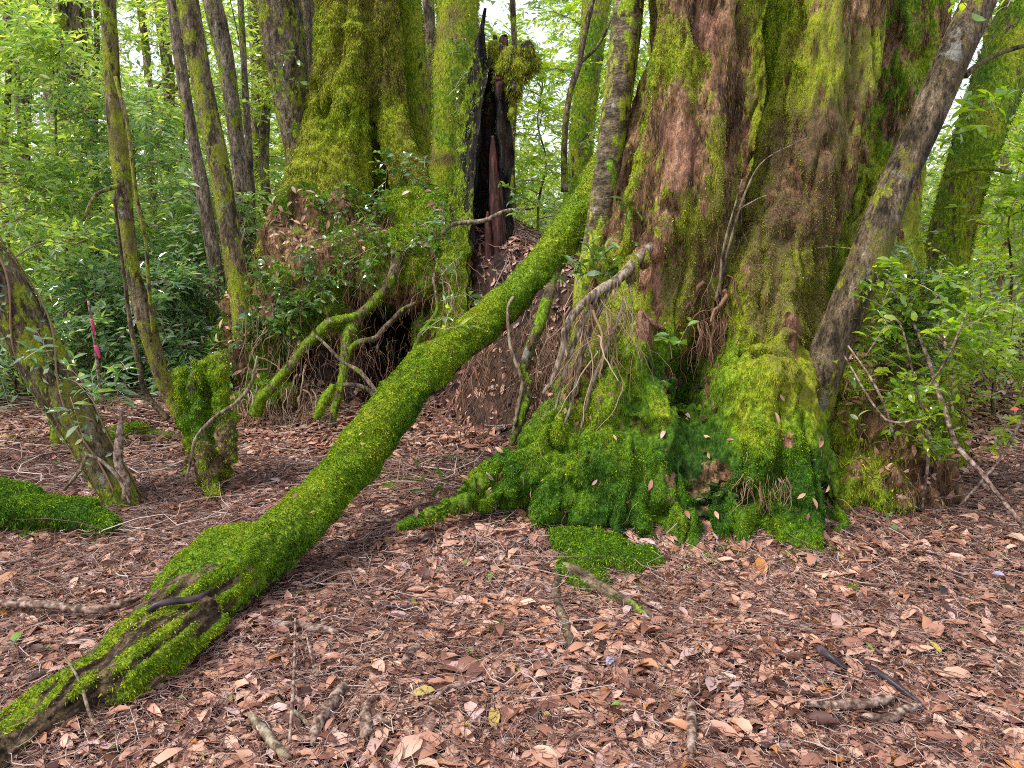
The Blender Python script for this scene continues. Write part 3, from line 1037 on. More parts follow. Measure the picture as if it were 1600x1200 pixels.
# stiff dead shoots in the cleft between the stems
for kk in ([(1118, 470, 4.05, 4), (1140, 380, 4.0, 3.5), (1165, 300, 4.0, 2.5), (1195, 250, 4.0, 1.5), (1262, 215, 3.95, 1)], [(1125, 460, 4.03, 3), (1130, 390, 4.0, 3), (1160, 280, 3.98, 2)], [(1150, 330, 4.0, 2), (1185, 310, 3.98, 1.5), (1200, 305, 3.95, 1)]):
    kk = [(a, b, c, d * 0.6) for a, b, c, d in kk]
    Vt, Qt, Tt, _ = displaced_tube(kk, 8, 0.02, 0.3, 30, 33)
    mk("dead_shoot", Vt, [Qt, Tt], M["pale_wood"], bt)


# exposed roots on the ground in front
def ground_stick(name, label, pts, mat, cat, lift=0.4, sides=12, amp=0.25, moss=0, group=None, seed=1, knots=True):
    """pts: (px,py,rpx) on the terrain"""
    P, R = [], []
    for a_, b_, r_ in pts:
        c = gnd(a_, b_)
        r = r_ / FPX * math.hypot(c[1], CZ - c[2])
        P.append(c + np.array([0, 0, r * lift + 0.024]))
        R.append(r * 0.7)
    P = np.array(P)
    R = np.array(R)
    rm = max(R.mean(), 0.003)
    if knots:
        pp, rr = path(P, R, 0.012)
        rr = rr * np.minimum(1, 0.35 + 6 * np.minimum(np.linspace(0, 1, len(rr)), np.linspace(1, 0, len(rr)))) * (1 + 0.16 * vn(np.stack([np.arange(len(rr)) * 0.22, 0 * rr, 0 * rr], -1), seed + 5))
        pp = pp + 0.25 * rm * np.stack([vn(np.stack([np.arange(len(rr)) * 0.17 + k * 9, 0 * rr, 0 * rr], -1), seed) for k in range(3)], -1)
        P, R = pp[::2], rr[::2]
    V, Q, T3, off = displaced_tube((P, R), sides, 0.012, amp * 0.55, 0.35 / rm, seed)
    o = mk(name, V, [Q, T3], M[mat], None, {"moss": np.clip(moss + 0.6 * fbm(V * 12, 2, 3), 0, 1) if moss else np.zeros(len(V)), "hue": np.full(len(V), 0.5), "red": np.zeros(len(V))}, origin=P[0])
    tag(o, label, cat, group)
    return o


ground_stick("exposed_root", "pale bare root emerging from the front moss cushion towards the lower right", [(880, 895, 15), (925, 920, 15), (965, 948, 13), (1000, 965, 10), (1025, 978, 7)], "bark_smooth", "root", 0.3, moss=0.15, seed=2)
ground_stick("exposed_root", "short pale root pointing down from the front moss cushion to the viewer", [(872, 905, 9), (868, 945, 9), (882, 985, 10), (890, 1015, 9), (885, 1030, 6)], "bark_smooth", "root", 0.3, seed=3)
ST = "loose sticks lying on the leaf litter"
ground_stick("stick", "straight brown stick at the lower right, upper of a crossing pair", [(1262, 1118, 8), (1330, 1119, 9), (1395, 1110, 11)], "stick", "stick", 0.9, 14, group=ST, seed=4)
ground_stick("stick", "bent brown stick at the lower right just below the straight one", [(1345, 1135, 8), (1390, 1138, 10), (1410, 1125, 9), (1438, 1118, 9)], "stick", "stick", 0.9, 14, group=ST, seed=5)
ground_stick("dark_stick", "thin blackish split stick ending beside the crossing brown pair at lower right", [(1352, 1055, 7), (1390, 1080, 7), (1420, 1100, 5), (1446, 1120, 3)], "dark_stick", "stick", 0.9, group=ST, seed=6)
ground_stick("dark_stick", "short thick violet black wet stick at the lower right", [(1272, 1026, 7), (1295, 1045, 10), (1322, 1060, 8)], "dark_stick", "stick", 0.9, group=ST, seed=7)
ground_stick("stick", "thick grey stick standing out of the litter right of bottom centre", [(1082, 1110, 9), (1080, 1150, 11), (1078, 1200, 10)], "stick", "stick", 0.4, group=ST, seed=8)
ground_stick("stick", "purplish brown stick beside the bottom of the tall straight reeds", [(545, 1080, 10), (520, 1110, 12), (498, 1145, 12), (490, 1180, 8)], "stick", "stick", 0.4, group=ST, seed=9)
ground_stick("stick", "curved purple grey root piece at the bottom, left part of a claw shape", [(595, 1095, 7), (575, 1120, 10), (572, 1150, 12), (570, 1170, 12)], "stick", "stick", 0.4, group=ST, seed=10)
ground_stick("stick", "short stub forming the right part of the claw shape at the bottom", [(590, 1125, 6), (598, 1140, 8), (614, 1142, 8)], "stick", "stick", 0.6, group=ST, seed=11)
ground_stick("stick", "grey knobbly stick in the lower left corner of the leaves", [(390, 1132, 8), (415, 1158, 10), (435, 1185, 9), (455, 1205, 9)], "pale_wood", "stick", 0.7, group=ST, seed=12)
ground_stick("stick", "reddish brown bark roll lying in the litter below the mossy log", [(435, 990, 9), (480, 993, 10), (530, 1003, 9)], "stick", "stick", 0.5, group=ST, seed=13)
ground_stick("stick", "arched thin root lying right of the yellow green leaf", [(668, 1130, 4), (680, 1105, 5), (705, 1088, 6), (730, 1084, 5), (752, 1090, 4)], "stick", "stick", 0.9, 10, group=ST, seed=14)
ground_stick("stick", "short thick brown stick pointing up right near the centre of the litter", [(632, 1050, 8), (645, 1032, 9), (657, 1018, 7)], "stick", "stick", 0.7, 10, group=ST, seed=15)
ground_stick("stick", "thin straight twig between the log and the mossy buttress root", [(570, 825, 3), (620, 826, 4), (670, 817, 4)], "stick", "stick", 1.5, 8, group=ST, seed=16)
ground_stick("stick", "small dark twig lying level in the middle of the litter", [(595, 960, 4), (625, 963, 4), (658, 964, 3)], "dark_stick", "stick", 1.5, 8, group=ST, seed=17)
ground_stick("stick", "thin pale twig reaching from the tree foot to the right", [(1145, 858, 2.5), (1172, 838, 3), (1200, 820, 2.5), (1213, 812, 2)], "pale_wood", "stick", 4, 8, group=ST, seed=18)
ground_stick("branch", "long dark branch lying left to right onto the mossy log's lower end", [(-40, 962, 7), (20, 968, 7), (80, 972, 8), (160, 980, 8), (205, 968, 8), (228, 958, 8)], "stick", "branch", 2.4, 12, group=ST, seed=19)
ground_stick("stick", "thin branch lying along the left edge below the long dark branch", [(-30, 1080, 5), (20, 1076, 6), (60, 1070, 4)], "stick", "stick", 0.8, 10, group=ST, seed=20)
ground_stick("stick", "grey twig lying between the stumpy roots at the bottom left centre", [(418, 1090, 4), (440, 1115, 5), (470, 1135, 5), (485, 1152, 4)], "pale_wood", "stick", 1.2, 8, group=ST, seed=21)
ground_stick("stick", "thin dead twig leading away from the right edge over the path", [(1500, 1010, 2.5), (1545, 1030, 3), (1600, 1062, 3)], "stick", "stick", 1.6, 8, group=ST, seed=24)


def air_stick(name, label, lst, mat, cat, sides=8, amp=0.25, group=None, seed=1, moss=0):
    V, Q, T3, off = displaced_tube(lst, sides, 0.015, amp, 20, seed)
    P, R = keys(lst)
    o = mk(name, V, [Q, T3], M[mat], None, {"moss": np.full(len(V), float(moss)), "hue": np.full(len(V), 0.5), "red": np.zeros(len(V))}, origin=P[np.argmin(P[:, 2])])
    tag(o, label, cat, group)
    return o


# end of the long branch that rests on the log
air_stick("branch_tip", "dark knobbly branch end resting across the mossy log", [(222, 962, 2.42, 5), (245, 945, 2.44, 5), (270, 940, 2.46, 4.5), (305, 935, 2.5, 4.5), (330, 922, 2.56, 2)], "dark_stick", "branch", 10, 0.4, seed=3)
g1, g2 = gnd(458, 1185), gnd(462, 990)
ground_stick("reed", "long straight tan stalk lying upright in the picture near the bottom", [(463, 990, 2.5), (461, 1090, 3.5), (455, 1190, 3.5)], "stick", "stalk", 6, 6, 0.05, group="straight dry stalks", seed=25, knots=False)
ground_stick("reed", "shorter straight tan stalk just right of the long one", [(480, 1010, 2), (486, 1040, 2.5), (493, 1072, 2.5)], "stick", "stalk", 5, 6, 0.05, group="straight dry stalks", seed=26, knots=False)
air_stick("dead_twig", "white bent twig leaning over the lower end of the mossy log", [(100, 1025, 2.2, 1.5), (125, 1065, 2.12, 2.4), (140, 1115, 2.05, 2.6), (160, 1155, 2.0, 2.4), (178, 1182, 1.96, 1.6)], "pale_wood", "twig", 6, 0.2)
air_stick("dead_twig", "brown forked twig lying at the foot of the log's lower end", [(75, 1168, 1.98, 2), (95, 1130, 2.05, 2.5), (108, 1090, 2.12, 2.5), (118, 1055, 2.18, 1.6)], "stick", "twig", 6, 0.2)
air_stick("dead_branch", "pale curving dead branch hanging in front of the mossy stump", [(402, 556, 4.0, 1.5), (392, 600, 3.98, 2.5), (370, 628, 3.96, 3), (332, 655, 3.95, 3), (306, 685, 3.94, 3), (298, 720, 3.95, 2.5), (290, 752, 3.98, 2)], "pale_wood", "branch", 8, 0.3)
air_stick("dead_branch", "thin pale dead twig arching over the ground left of the mossy stump", [(205, 790, 3.8, 2), (180, 740, 3.85, 3), (140, 712, 3.85, 3), (125, 735, 3.85, 3), (100, 765, 3.85, 3)], "pale_wood", "twig", 6, 0.3)
air_stick("crooked_root", "pinkish crooked root standing beside the ivy clad leaning trunk", [(190, 640, 4.05, 3), (186, 690, 4.02, 6), (185, 725, 4.0, 7), (197, 750, 3.98, 6), (196, 782, 3.95, 7)], "stick", "root", 10, 0.3)

# fallen leaves that stand out
def big_leaf(name, label, px, py, Lm, Wm, ang, mat, cat="leaf", curl=0.12, fold=0.15, rnd=0.6):
    c = gnd(px, py) + np.array([0, 0, 0.03])
    D = np.array([[math.cos(ang), math.sin(ang), 0.05]])
    Vl, Fl, k = leaves(c[None] - D * Lm / 2, D, np.array([[0.1, -0.35, 1.0]]), Lm, Wm, curl, fold, 2)
    o = mk(name, Vl, Fl, M[mat], None, {"rnd": np.full(len(Vl), rnd)}, origin=c)
    tag(o, label, cat, "fallen leaves that stand out")


big_leaf("fallen_leaf", "large yellow green fallen leaf near the bottom centre", 662, 1095, 0.085, 0.035, 0.3, "litter", rnd=0.985)
big_leaf("fallen_leaf", "large pale pinkish orange leaf left of the yellow green one", 592, 1055, 0.08, 0.045, -0.9, "litter", rnd=0.8)
big_leaf("fallen_leaf", "curled tan leaf lying left of the pale pinkish one", 520, 1043, 0.10, 0.025, 0.15, "litter", rnd=0.55, curl=0.25)
big_leaf("fallen_leaf", "crumpled lilac grey leaf in the middle of the litter", 952, 1045, 0.055, 0.03, 1.1, "lilac_leaf")
big_leaf("fallen_leaf", "large light orange brown leaf at the lower right", 1492, 1068, 0.12, 0.05, -0.15, "litter", rnd=0.7)
big_leaf("fallen_leaf", "pale bluish leaf on the path near the right edge", 1558, 908, 0.055, 0.03, -0.5, "lilac_leaf")
big_leaf("fallen_leaf", "broad tan leaf in the lower right part of the foreground", 1160, 1150, 0.085, 0.045, 1.9, "litter", rnd=0.78)
big_leaf("fallen_leaf", "small bright green leaf right of the bottom centre", 963, 1112, 0.035, 0.016, 0.2, "litter", rnd=1.0)
big_leaf("fallen_leaf", "slim bright green leaf standing in the litter at the centre", 727, 888, 0.06, 0.014, 1.2, "litter", rnd=1.0)
big_leaf("fallen_leaf", "yellow leaf resting near the dark twig in mid litter", 608, 932, 0.05, 0.013, 1.7, "litter", rnd=1.0)
big_leaf("fallen_leaf", "big curled pale leaf at the very bottom left of centre", 640, 1185, 0.12, 0.06, 1.0, "litter", rnd=0.8)
big_leaf("fallen_leaf", "orange leaf just below the small moss patch by the log", 615, 797, 0.06, 0.025, 0.1, "litter", rnd=0.965)


# ================================================================== TREES (stems)
def stem_tree(name, label, cat, lst, mat, moss_bias=0.2, hue0=0.6, amp=0.25, sides=26, step=0.03, extend=2.0, mdens=0, mlen=0.015, flute=0.0, group=None, branches=(), seed=1, mosslow=0.0, nscale=None):
    P, R = keys(lst)
    base = P[-1].copy()
    t = thing(name, label, cat, base, group)
    V, Q, T3, off = displaced_tube(lst, sides, step, amp, nscale or 0.35 / R.mean(), seed, top_ext=extend, flute=flute)
    n = len(V)
    N = np.vstack([off, off[-2:]])
    m = moss_bias + 0.08 + 0.6 * fbm(V * np.array([6, 6, 3]) + seed, 4, seed + 3) + mosslow * sstep(1.5, 0.0, V[:, 2] - base[2])
    m = np.clip(m, 0, 1)
    h = hue0 + 0.35 * fbm(V * 6 + seed, 3, seed + 7)
    mk("trunk", V, [Q, T3], M[mat], t, {"moss": m, "hue": h, "red": np.zeros(n)})
    if mdens:
        G = Grid(V, 0.05)
        moss_part("moss", t, M["moss"], V, Q, N, mdens, np.clip(m * 1.3 - 0.15, 0, 1), mlen, mlen * 0.14, lambda X: h[G(X)], droop=0.6, spread=0.6, lift=0.5)
    for bl in branches:
        Vb, Qb, Tb, ob = displaced_tube(bl, 8, 0.03, 0.25, 20, seed)
        mk("branch", Vb, [Qb, Tb], M[mat], t, {"moss": np.clip(m.mean() + 0 * Vb[:, 0], 0, 1), "hue": np.full(len(Vb), hue0), "red": np.zeros(len(Vb))})
    return t, V, Q, N


stem_tree("slender_tree", "smooth grey brown slender trunk standing left of the giant tree in front of the log", "tree", [(988, -40, 4.72, 24), (975, 80, 4.7, 23.5), (958, 210, 4.66, 22), (942, 320, 4.62, 21), (932, 390, 4.6, 22), (922, 450, 4.58, 26), (920, 560, 4.6, 28)], "bark_smooth", 0.12, 0.6, 0.12, mdens=6000, mosslow=0.35, seed=5)
stem_tree("leaning_tree", "dark trunk leaning right across the giant tree's right side", "tree", [(1560, -60, 3.95, 23), (1530, 0, 3.95, 24), (1480, 110, 3.92, 25), (1432, 220, 3.9, 26), (1390, 310, 3.88, 27), (1345, 430, 3.86, 28), (1312, 510, 3.86, 29), (1284, 580, 3.88, 31), (1265, 640, 3.95, 33)], "bark", 0.22, 0.78, 0.2, mdens=16000, mlen=0.009, mosslow=0.0, nscale=6, seed=6,
          branches=[[(1508, 118, 3.92, 6), (1530, 100, 3.95, 4), (1565, 82, 3.98, 3.5), (1620, 66, 4.0, 3)]])
stem_tree("mossy_tree", "mossy trunk leaning right at the upper right edge behind the leafy shrub", "tree", [(1622, -60, 5.6, 36), (1597, 20, 5.6, 36), (1562, 120, 5.55, 34), (1528, 220, 5.5, 33), (1496, 320, 5.5, 32), (1474, 430, 5.5, 34), (1458, 560, 5.5, 38), (1452, 640, 5.5, 42)], "bark", 0.6, 0.55, 0.3, mdens=14000, mlen=0.022, seed=7,
          branches=[[(1475, 275, 5.4, 5), (1500, 268, 5.35, 4), (1540, 262, 5.3, 4), (1580, 270, 5.3, 3)]])
stem_tree("slim_tree", "slim knobbly mossy trunk with a vine, first full height trunk from the left", "tree", [(166, -40, 5.6, 12), (172, 60, 5.6, 13), (178, 150, 5.6, 12), (188, 250, 5.6, 15), (196, 330, 5.6, 12), (208, 420, 5.6, 11), (228, 500, 5.6, 13), (250, 580, 5.6, 11), (275, 640, 5.6, 10), (292, 680, 5.5, 12)], "bark", 0.35, 0.68, 0.3, 16, 0.025, 3, mdens=9000, mlen=0.014, seed=8,
          branches=[[(180, 120, 5.5, 3), (200, 200, 5.45, 3), (212, 300, 5.45, 3), (228, 380, 5.45, 3), (232, 440, 5.45, 3), (240, 520, 5.5, 3)], [(186, 290, 5.5, 4), (150, 305, 5.3, 3), (130, 345, 5.2, 2.5)]])
stem_tree("grey_tree", "grey green trunk leaning left, the thicker front one of the pair left of the mound", "tree", [(286, -40, 6.3, 17), (303, 60, 6.3, 17), (322, 160, 6.3, 16), (341, 250, 6.3, 16), (356, 340, 6.3, 16), (370, 420, 6.3, 17), (382, 500, 6.3, 18), (390, 590, 6.3, 22)], "bark", 0.22, 0.66, 0.18, 20, 0.03, 3, mdens=5000, seed=9, mosslow=0.3)
stem_tree("reddish_tree", "thinner reddish trunk just left behind the grey green pair trunk", "tree", [(264, -40, 6.9, 9), (281, 90, 6.9, 9), (298, 200, 6.9, 9), (317, 300, 6.9, 10), (334, 400, 6.9, 10), (356, 520, 6.9, 11), (368, 600, 6.9, 13)], "bark_pink", 0.1, 0.66, 0.2, 14, 0.04, 3, mdens=2000, seed=10)
stem_tree("pinkish_tree", "pinkish trunk with yellow moss right behind the grey green pair trunk", "tree", [(322, -40, 8.2, 15), (340, 40, 8.2, 15), (356, 120, 8.2, 13), (371, 230, 8.2, 12), (382, 330, 8.2, 12), (392, 430, 8.2, 12), (398, 540, 8.2, 14)], "bark_pink", 0.2, 0.6, 0.2, 14, 0.04, 3, mdens=2500, seed=11)
tI, VI, QI, NI = stem_tree("ivy_tree", "ivy clad trunk leaning left at the left edge of the picture", "tree", [(-95, 330, 3.9, 34), (-20, 410, 3.95, 33), (30, 490, 4.0, 32), (75, 575, 4.03, 32), (115, 645, 4.05, 29), (150, 705, 4.06, 26), (185, 765, 4.05, 25), (200, 795, 4.05, 26)], "bark", 0.3, 0.66, 0.3, 22, 0.025, 1.2, mdens=14000, mlen=0.018, seed=12)
stem_tree("young_tree", "thin pale stem near the left edge behind the ivy clad trunk", "tree", [(18, 60, 8.0, 6), (35, 200, 8.0, 7), (42, 300, 8.0, 8), (60, 400, 8.0, 8), (80, 480, 8.0, 9), (98, 580, 8.0, 10)], "bark_pink", 0.1, 0.6, 0.2, 10, 0.05, 3, seed=13)
stem_tree("far_tree", "broad dim pink brown trunk far behind the leaves at upper left", "tree", [(55, -40, 12, 22), (75, 60, 12, 22), (95, 180, 12, 20), (110, 300, 12, 20), (125, 420, 12, 20), (140, 560, 12, 22)], "bark_pink", 0.1, 0.6, 0.2, 16, 0.06, 4, seed=14, mdens=600)
stem_tree("far_tree", "two toned ribbed trunk standing behind the first slim knobbly trunk", "tree", [(118, 180, 9.5, 12), (128, 300, 9.5, 13), (140, 400, 9.5, 13), (152, 480, 9.5, 13), (165, 590, 9.5, 15)], "bark_pink", 0.05, 0.6, 0.3, 14, 0.05, 5, seed=15)
stem_tree("far_tree", "thin dark stem close beside the two toned ribbed trunk", "tree", [(140, 200, 9.2, 6), (152, 340, 9.2, 7), (160, 440, 9.2, 7), (172, 580, 9.2, 8)], "bark", 0.1, 0.6, 0.3, 10, 0.05, 5, seed=16)
stem_tree("young_tree", "hair thin upright stem between the slim trunk and the grey pair", "tree", [(150, -20, 10, 4), (152, 120, 10, 4.5), (148, 230, 10, 5), (160, 400, 10, 5)], "bark", 0.1, 0.6, 0.3, 8, 0.06, 3, seed=17)
stem_tree("young_tree", "thin twisting stem rising right of the slim knobbly trunk low down", "tree", [(190, 400, 5.3, 2.5), (203, 500, 5.3, 3.5), (215, 560, 5.3, 4), (228, 615, 5.3, 4.5), (262, 655, 5.25, 5)], "bark", 0.1, 0.6, 0.3, 8, 0.03, 0.4, seed=18)
stem_tree("young_tree", "pale thin stem rising between the pinkish trunk and the mossy giant", "tree", [(375, -20, 9, 5), (382, 120, 9, 5), (390, 250, 9, 6), (396, 400, 9, 6)], "bark_pink", 0.1, 0.6, 0.3, 8, 0.05, 3, seed=19)
stem_tree("young_tree", "slender grey sapling stem in the bright gap right of the dead snag", "tree", [(800, -20, 7.5, 5), (805, 120, 7.5, 4.5), (800, 240, 7.5, 5), (802, 330, 7.5, 6)], "bark", 0.05, 0.6, 0.2, 8, 0.05, 2, seed=20)
stem_tree("young_tree", "forked thin stem in the bright gap beside the smooth slender trunk", "tree", [(935, -40, 6.6, 4), (912, 60, 6.6, 5), (905, 100, 6.6, 5), (890, 150, 6.6, 5), (882, 220, 6.6, 5), (882, 300, 6.6, 6)], "bark", 0.1, 0.6, 0.2, 8, 0.04, 1, seed=21,
          branches=[[(905, 100, 6.6, 3), (935, 70, 6.6, 2.5), (960, 20, 6.6, 2)]])
stem_tree("far_tree", "mossy leaf wrapped trunk behind the gap left of the smooth slender trunk", "tree", [(935, -40, 9, 20), (925, 60, 9, 19), (912, 170, 9, 18), (902, 300, 9, 18), (898, 400, 9, 19)], "bark", 0.55, 0.52, 0.3, 16, 0.05, 3, mdens=3000, mlen=0.03, seed=22)
stem_tree("far_tree", "dark far stem seen between the mossy giant and the leaning mossy tree", "tree", [(668, -40, 10, 9), (672, 60, 10, 9), (678, 150, 10, 8), (676, 240, 10, 8)], "bark", 0.1, 0.6, 0.3, 10, 0.06, 3, seed=23)
stem_tree("mossy_tree", "mossy trunk with ferny sprigs left of the black snag, behind the mound", "tree", [(712, -60, 7.0, 31), (715, 20, 7.0, 30), (712, 100, 7.0, 31), (708, 180, 7.0, 27), (702, 250, 7.0, 27), (695, 320, 7.0, 28), (688, 390, 7.0, 34)], "bark", 0.6, 0.62, 0.3, 26, 0.03, 2, mdens=9000, mlen=0.024, seed=24)
stem_tree("mossy_tree", "narrow mossy trunk touching the right side of the bright mossy giant", "tree", [(632, -60, 7.9, 20), (638, 40, 7.9, 21), (648, 130, 7.9, 21), (656, 210, 7.9, 20), (662, 300, 7.9, 21)], "bark", 0.7, 0.55, 0.25, 20, 0.03, 2, mdens=9000, mlen=0.024, seed=25)
stem_tree("mossy_tree", "mossy brown trunk leaning left beside the bright mossy giant", "tree", [(425, -60, 7.7, 36), (434, 0, 7.7, 35), (446, 80, 7.7, 34), (456, 160, 7.7, 30), (466, 230, 7.7, 24), (474, 300, 7.7, 22), (478, 370, 7.7, 24)], "bark", 0.22, 0.68, 0.3, 24, 0.03, 2, mdens=9000, mlen=0.024, seed=26)
stem_tree("grey_tree", "grey bare trunk glimpsed between the two mossy trunks at the top left of centre", "tree", [(478, -60, 8.3, 16), (482, 30, 8.3, 15), (485, 120, 8.3, 14), (488, 200, 8.3, 14)], "bark_pink", 0.0, 0.6, 0.2, 12, 0.05, 2, seed=27)
stem_tree("mossy_post", "short mossy stake like stem between the low logs at the left", "stump", [(88, 655, 4.9, 8), (90, 690, 4.9, 9), (92, 720, 4.9, 8), (88, 748, 4.9, 7)], "bark", 0.7, 0.5, 0.3, 12, 0.02, 0.05, mdens=20000, mlen=0.02, seed=28)

for q_, (a_, b_, Y_, r_, dx_, lab) in enumerate([
    (8, 8, 7.4, 5, 14, "thin dark stem hugging the left picture edge"),
    (88, 112, 8.4, 5, 20, "thin stem crossing the leaves left of the slim knobbly trunk"),
    (212, 262, 9.0, 6, 24, "straight thin stem right of the slim knobbly trunk"),
    (240, 300, 11.0, 8, 26, "pale far stem just left of the reddish trunk"),
    (404, 428, 9.6, 7, 12, "thin stem left of the mossy brown leaning trunk"),
    (392, 410, 12.0, 10, 8, "far upright stem showing under the white sky left of centre"),
    (128, 140, 13.0, 9, 8, "far straight stem beside the dim pink brown one"),
    (30, 48, 13.0, 9, 10, "far straight stem near the left edge"),
    (1580, 1566, 8.0, 6, -6, "thin stem at the right edge between bright leaves"),
    (1542, 1530, 10.0, 7, -6, "far stem beside the right mossy trunk"),
]):
    stem_tree("young_tree", lab, "tree", [(a_, -60, Y_, r_), (a_ + 0.3 * (b_ - a_) + 5, 120, Y_, r_), (a_ + 0.5 * (b_ - a_) - 3, 260, Y_, r_ * 1.05), (a_ + 0.8 * (b_ - a_) + 2, 400, Y_, r_ * 1.1), (b_, 560, Y_, r_ * 1.25)], "bark" if q_ % 2 else "bark_pink", 0.25, 0.62, 0.3, 10, 0.05, 3, seed=300 + q_,
              branches=[[(a_ + 0.3 * (b_ - a_) + 5, 150, Y_, r_ * 0.5), (a_ + 0.3 * (b_ - a_) + 5 + dx_, 125, Y_, r_ * 0.4), (a_ + 0.3 * (b_ - a_) + 5 + dx_ * 2.5, 80, Y_ + 0.2, r_ * 0.25)]])

# ivy on the leaning trunk
P_, N_, _ = surf_sample(VI, QI, NI, 520, None, 0.4)
k = len(P_)
D_ = nrm(np.cross(N_, rng.normal(size=(k, 3))) + np.array([0, 0, -0.3]))
Vl, Fl, kk = leaves(P_ + N_ * 0.012, D_, nrm(N_ + 0.3 * rng.normal(size=(k, 3))), 0.025 + 0.028 * rng.random(k), 0.012 + 0.012 * rng.random(k), 0.1, 0.1, 1)
mk("ivy", Vl, Fl, M["leaf_blue"], tI, {"rnd": np.repeat(rng.random(k), kk)}, smooth=False)
vines = []
for s_ in range(5):
    ii = np.linspace(0.05, 0.98, 60)
    Pp, Rr = path(*keys([(-95, 330, 3.9, 34), (-20, 410, 3.95, 33), (30, 490, 4.0, 32), (75, 575, 4.03, 32), (115, 645, 4.05, 29), (150, 705, 4.06, 26), (185, 765, 4.05, 25)]), 0.02)
    T_, U_, W_ = frames(Pp)
    an = s_ * 1.3 + np.linspace(0, 2.0 + s_ * 0.3, len(Pp)) + 0.4 * np.sin(np.linspace(0, 9, len(Pp)) + s_)
    vp = Pp + (U_ * np.cos(an)[:, None] + W_ * np.sin(an)[:, None]) * (Rr[:, None] * 1.12)
    vines.append(tube(vp, np.full(len(vp), 0.005), 6))
Vv, Fv, Av = join([(v[0], [v[1], v[2]], np.full(len(v[0]), 0.6)) for v in vines])
mk("vine_stems", Vv, Fv, M["rootlet"], tI, {"rnd": Av})


# bright mossy giant on the mound
mg = []
mg.append(tb([(560, -260, 7.6, 58), (558, -60, 7.55, 56), (558, 60, 7.5, 58), (563, 160, 7.5, 60), (570, 230, 7.7, 54), (580, 330, 7.8, 52)], 40, 0.05, 0.16, 7, 0.2, 51))
mg.append(tb([(520, -200, 7.6, 24), (518, 0, 7.5, 25), (514, 120, 7.4, 27), (502, 220, 7.3, 30), (486, 300, 7.15, 36), (462, 380, 7.0, 46)], 20, 0.05, 0.1, 4, 0.2, 52))
mg.append(tb([(556, 40, 7.2, 24), (548, 140, 7.2, 28), (543, 220, 7.15, 32), (535, 300, 7.05, 38), (525, 380, 6.95, 44)], 20, 0.05, 0.1, 4, 0.2, 53))
mg.append(tb([(596, -60, 7.3, 24), (600, 80, 7.3, 26), (612, 170, 7.25, 25), (630, 240, 7.15, 28), (655, 310, 7.0, 34), (682, 380, 6.9, 40)], 20, 0.05, 0.1, 4, 0.2, 54))
mg.append(tb([(494, 140, 7.7, 16), (488, 220, 7.6, 18), (476, 300, 7.4, 24), (455, 360, 7.2, 34), (430, 430, 7.0, 40)], 16, 0.05, 0.1, 4, 0.2, 55))
V, Q = vox(mg, 0.02, 3)
N = vnormals(V, Q)
deep = -np.clip(0.13 - np.abs(fbm(V * np.array([3.6, 3.6, 0.9]), 3, 47)), 0, 0.13) / 0.13
V = V + N * (0.06 * fbm(V * np.array([7, 7, 2.4]), 4, 56) + 0.035 * fbm(V * 14, 3, 57) + 0.09 * deep)[:, None]
N = vnormals(V, Q)
mm = np.clip(1.0 + 0.8 * fbm(V * 2.6, 3, 58) + 0.5 * deep, 0, 1)
hh = 0.65 + 0.24 * fbm(V * 2.6, 3, 59)
mt = thing("mossy_giant_tree", "thick fluted trunk wholly coated in bright yellow green moss on the mound", "tree", (-1.4, 7.5, 1.4))
mk("trunk", V, [Q], M["bark_big"], mt, {"moss": mm, "hue": hh, "red": np.zeros(len(V))})
GM = Grid(V, 0.05)
moss_part("moss", mt, M["moss"], V, Q, N, 26000, mm, 0.02, 0.003, lambda X: hh[GM(X)], droop=0.8, spread=0.5, lift=0.5)

# mossy lumps and root mass of the mound ------------------------------
ml = []
for b in [(490, 350, 6.7, 60), (470, 400, 6.5, 55), (500, 430, 6.3, 50), (450, 460, 6.3, 50), (440, 520, 6.15, 44), (400, 560, 6.1, 40), (430, 620, 5.95, 40), (395, 640, 6.0, 34), (620, 400, 6.2, 48), (640, 440, 6.1, 44), (600, 440, 6.2, 36), (660, 400, 6.3, 40), (560, 400, 6.5, 44), (690, 360, 6.4, 50), (650, 340, 6.6, 55), (720, 420, 6.3, 36), (500, 500, 6.3, 46), (400, 480, 6.6, 50), (370, 540, 6.6, 44), (600, 425, 6.55, 52), (620, 440, 6.9, 60), (560, 430, 6.9, 60), (540, 520, 6.3, 26), (690, 460, 6.3, 36), (680, 520, 6.2, 26)]:
    ml.append(blob(*b, 1.1, 0.8, 1.0))
V, Q = vox(ml, 0.018, 4)
N = vnormals(V, Q)
V = V + N * (0.11 * fbm(V * 5, 4, 81) + 0.03 * fbm(V * 19, 2, 82))[:, None]
N = vnormals(V, Q)
mm = np.clip(0.38 + 1.6 * fbm(V * 3.6, 3, 83) + 0.35 * N[:, 2], 0, 1)
hh = 0.40 + 0.35 * fbm(V * 2.5, 3, 84)
rm = thing("root_mound", "lumpy mossy root mass forming the front of the mound under the mossy giant", "roots", (-1.5, 6.2, 0.3))
caught(V, Q, N, 420, np.clip(1.1 - mm, 0.1, 1), 0.06)
mk("root_mass", V, [Q], M["bark_big"], rm, {"moss": mm, "hue": hh, "red": np.zeros(len(V))})
GR = Grid(V, 0.05)
moss_part("moss", rm, M["moss"], V, Q, N, 14000, mm, 0.022, 0.003, lambda X: hh[GR(X)])
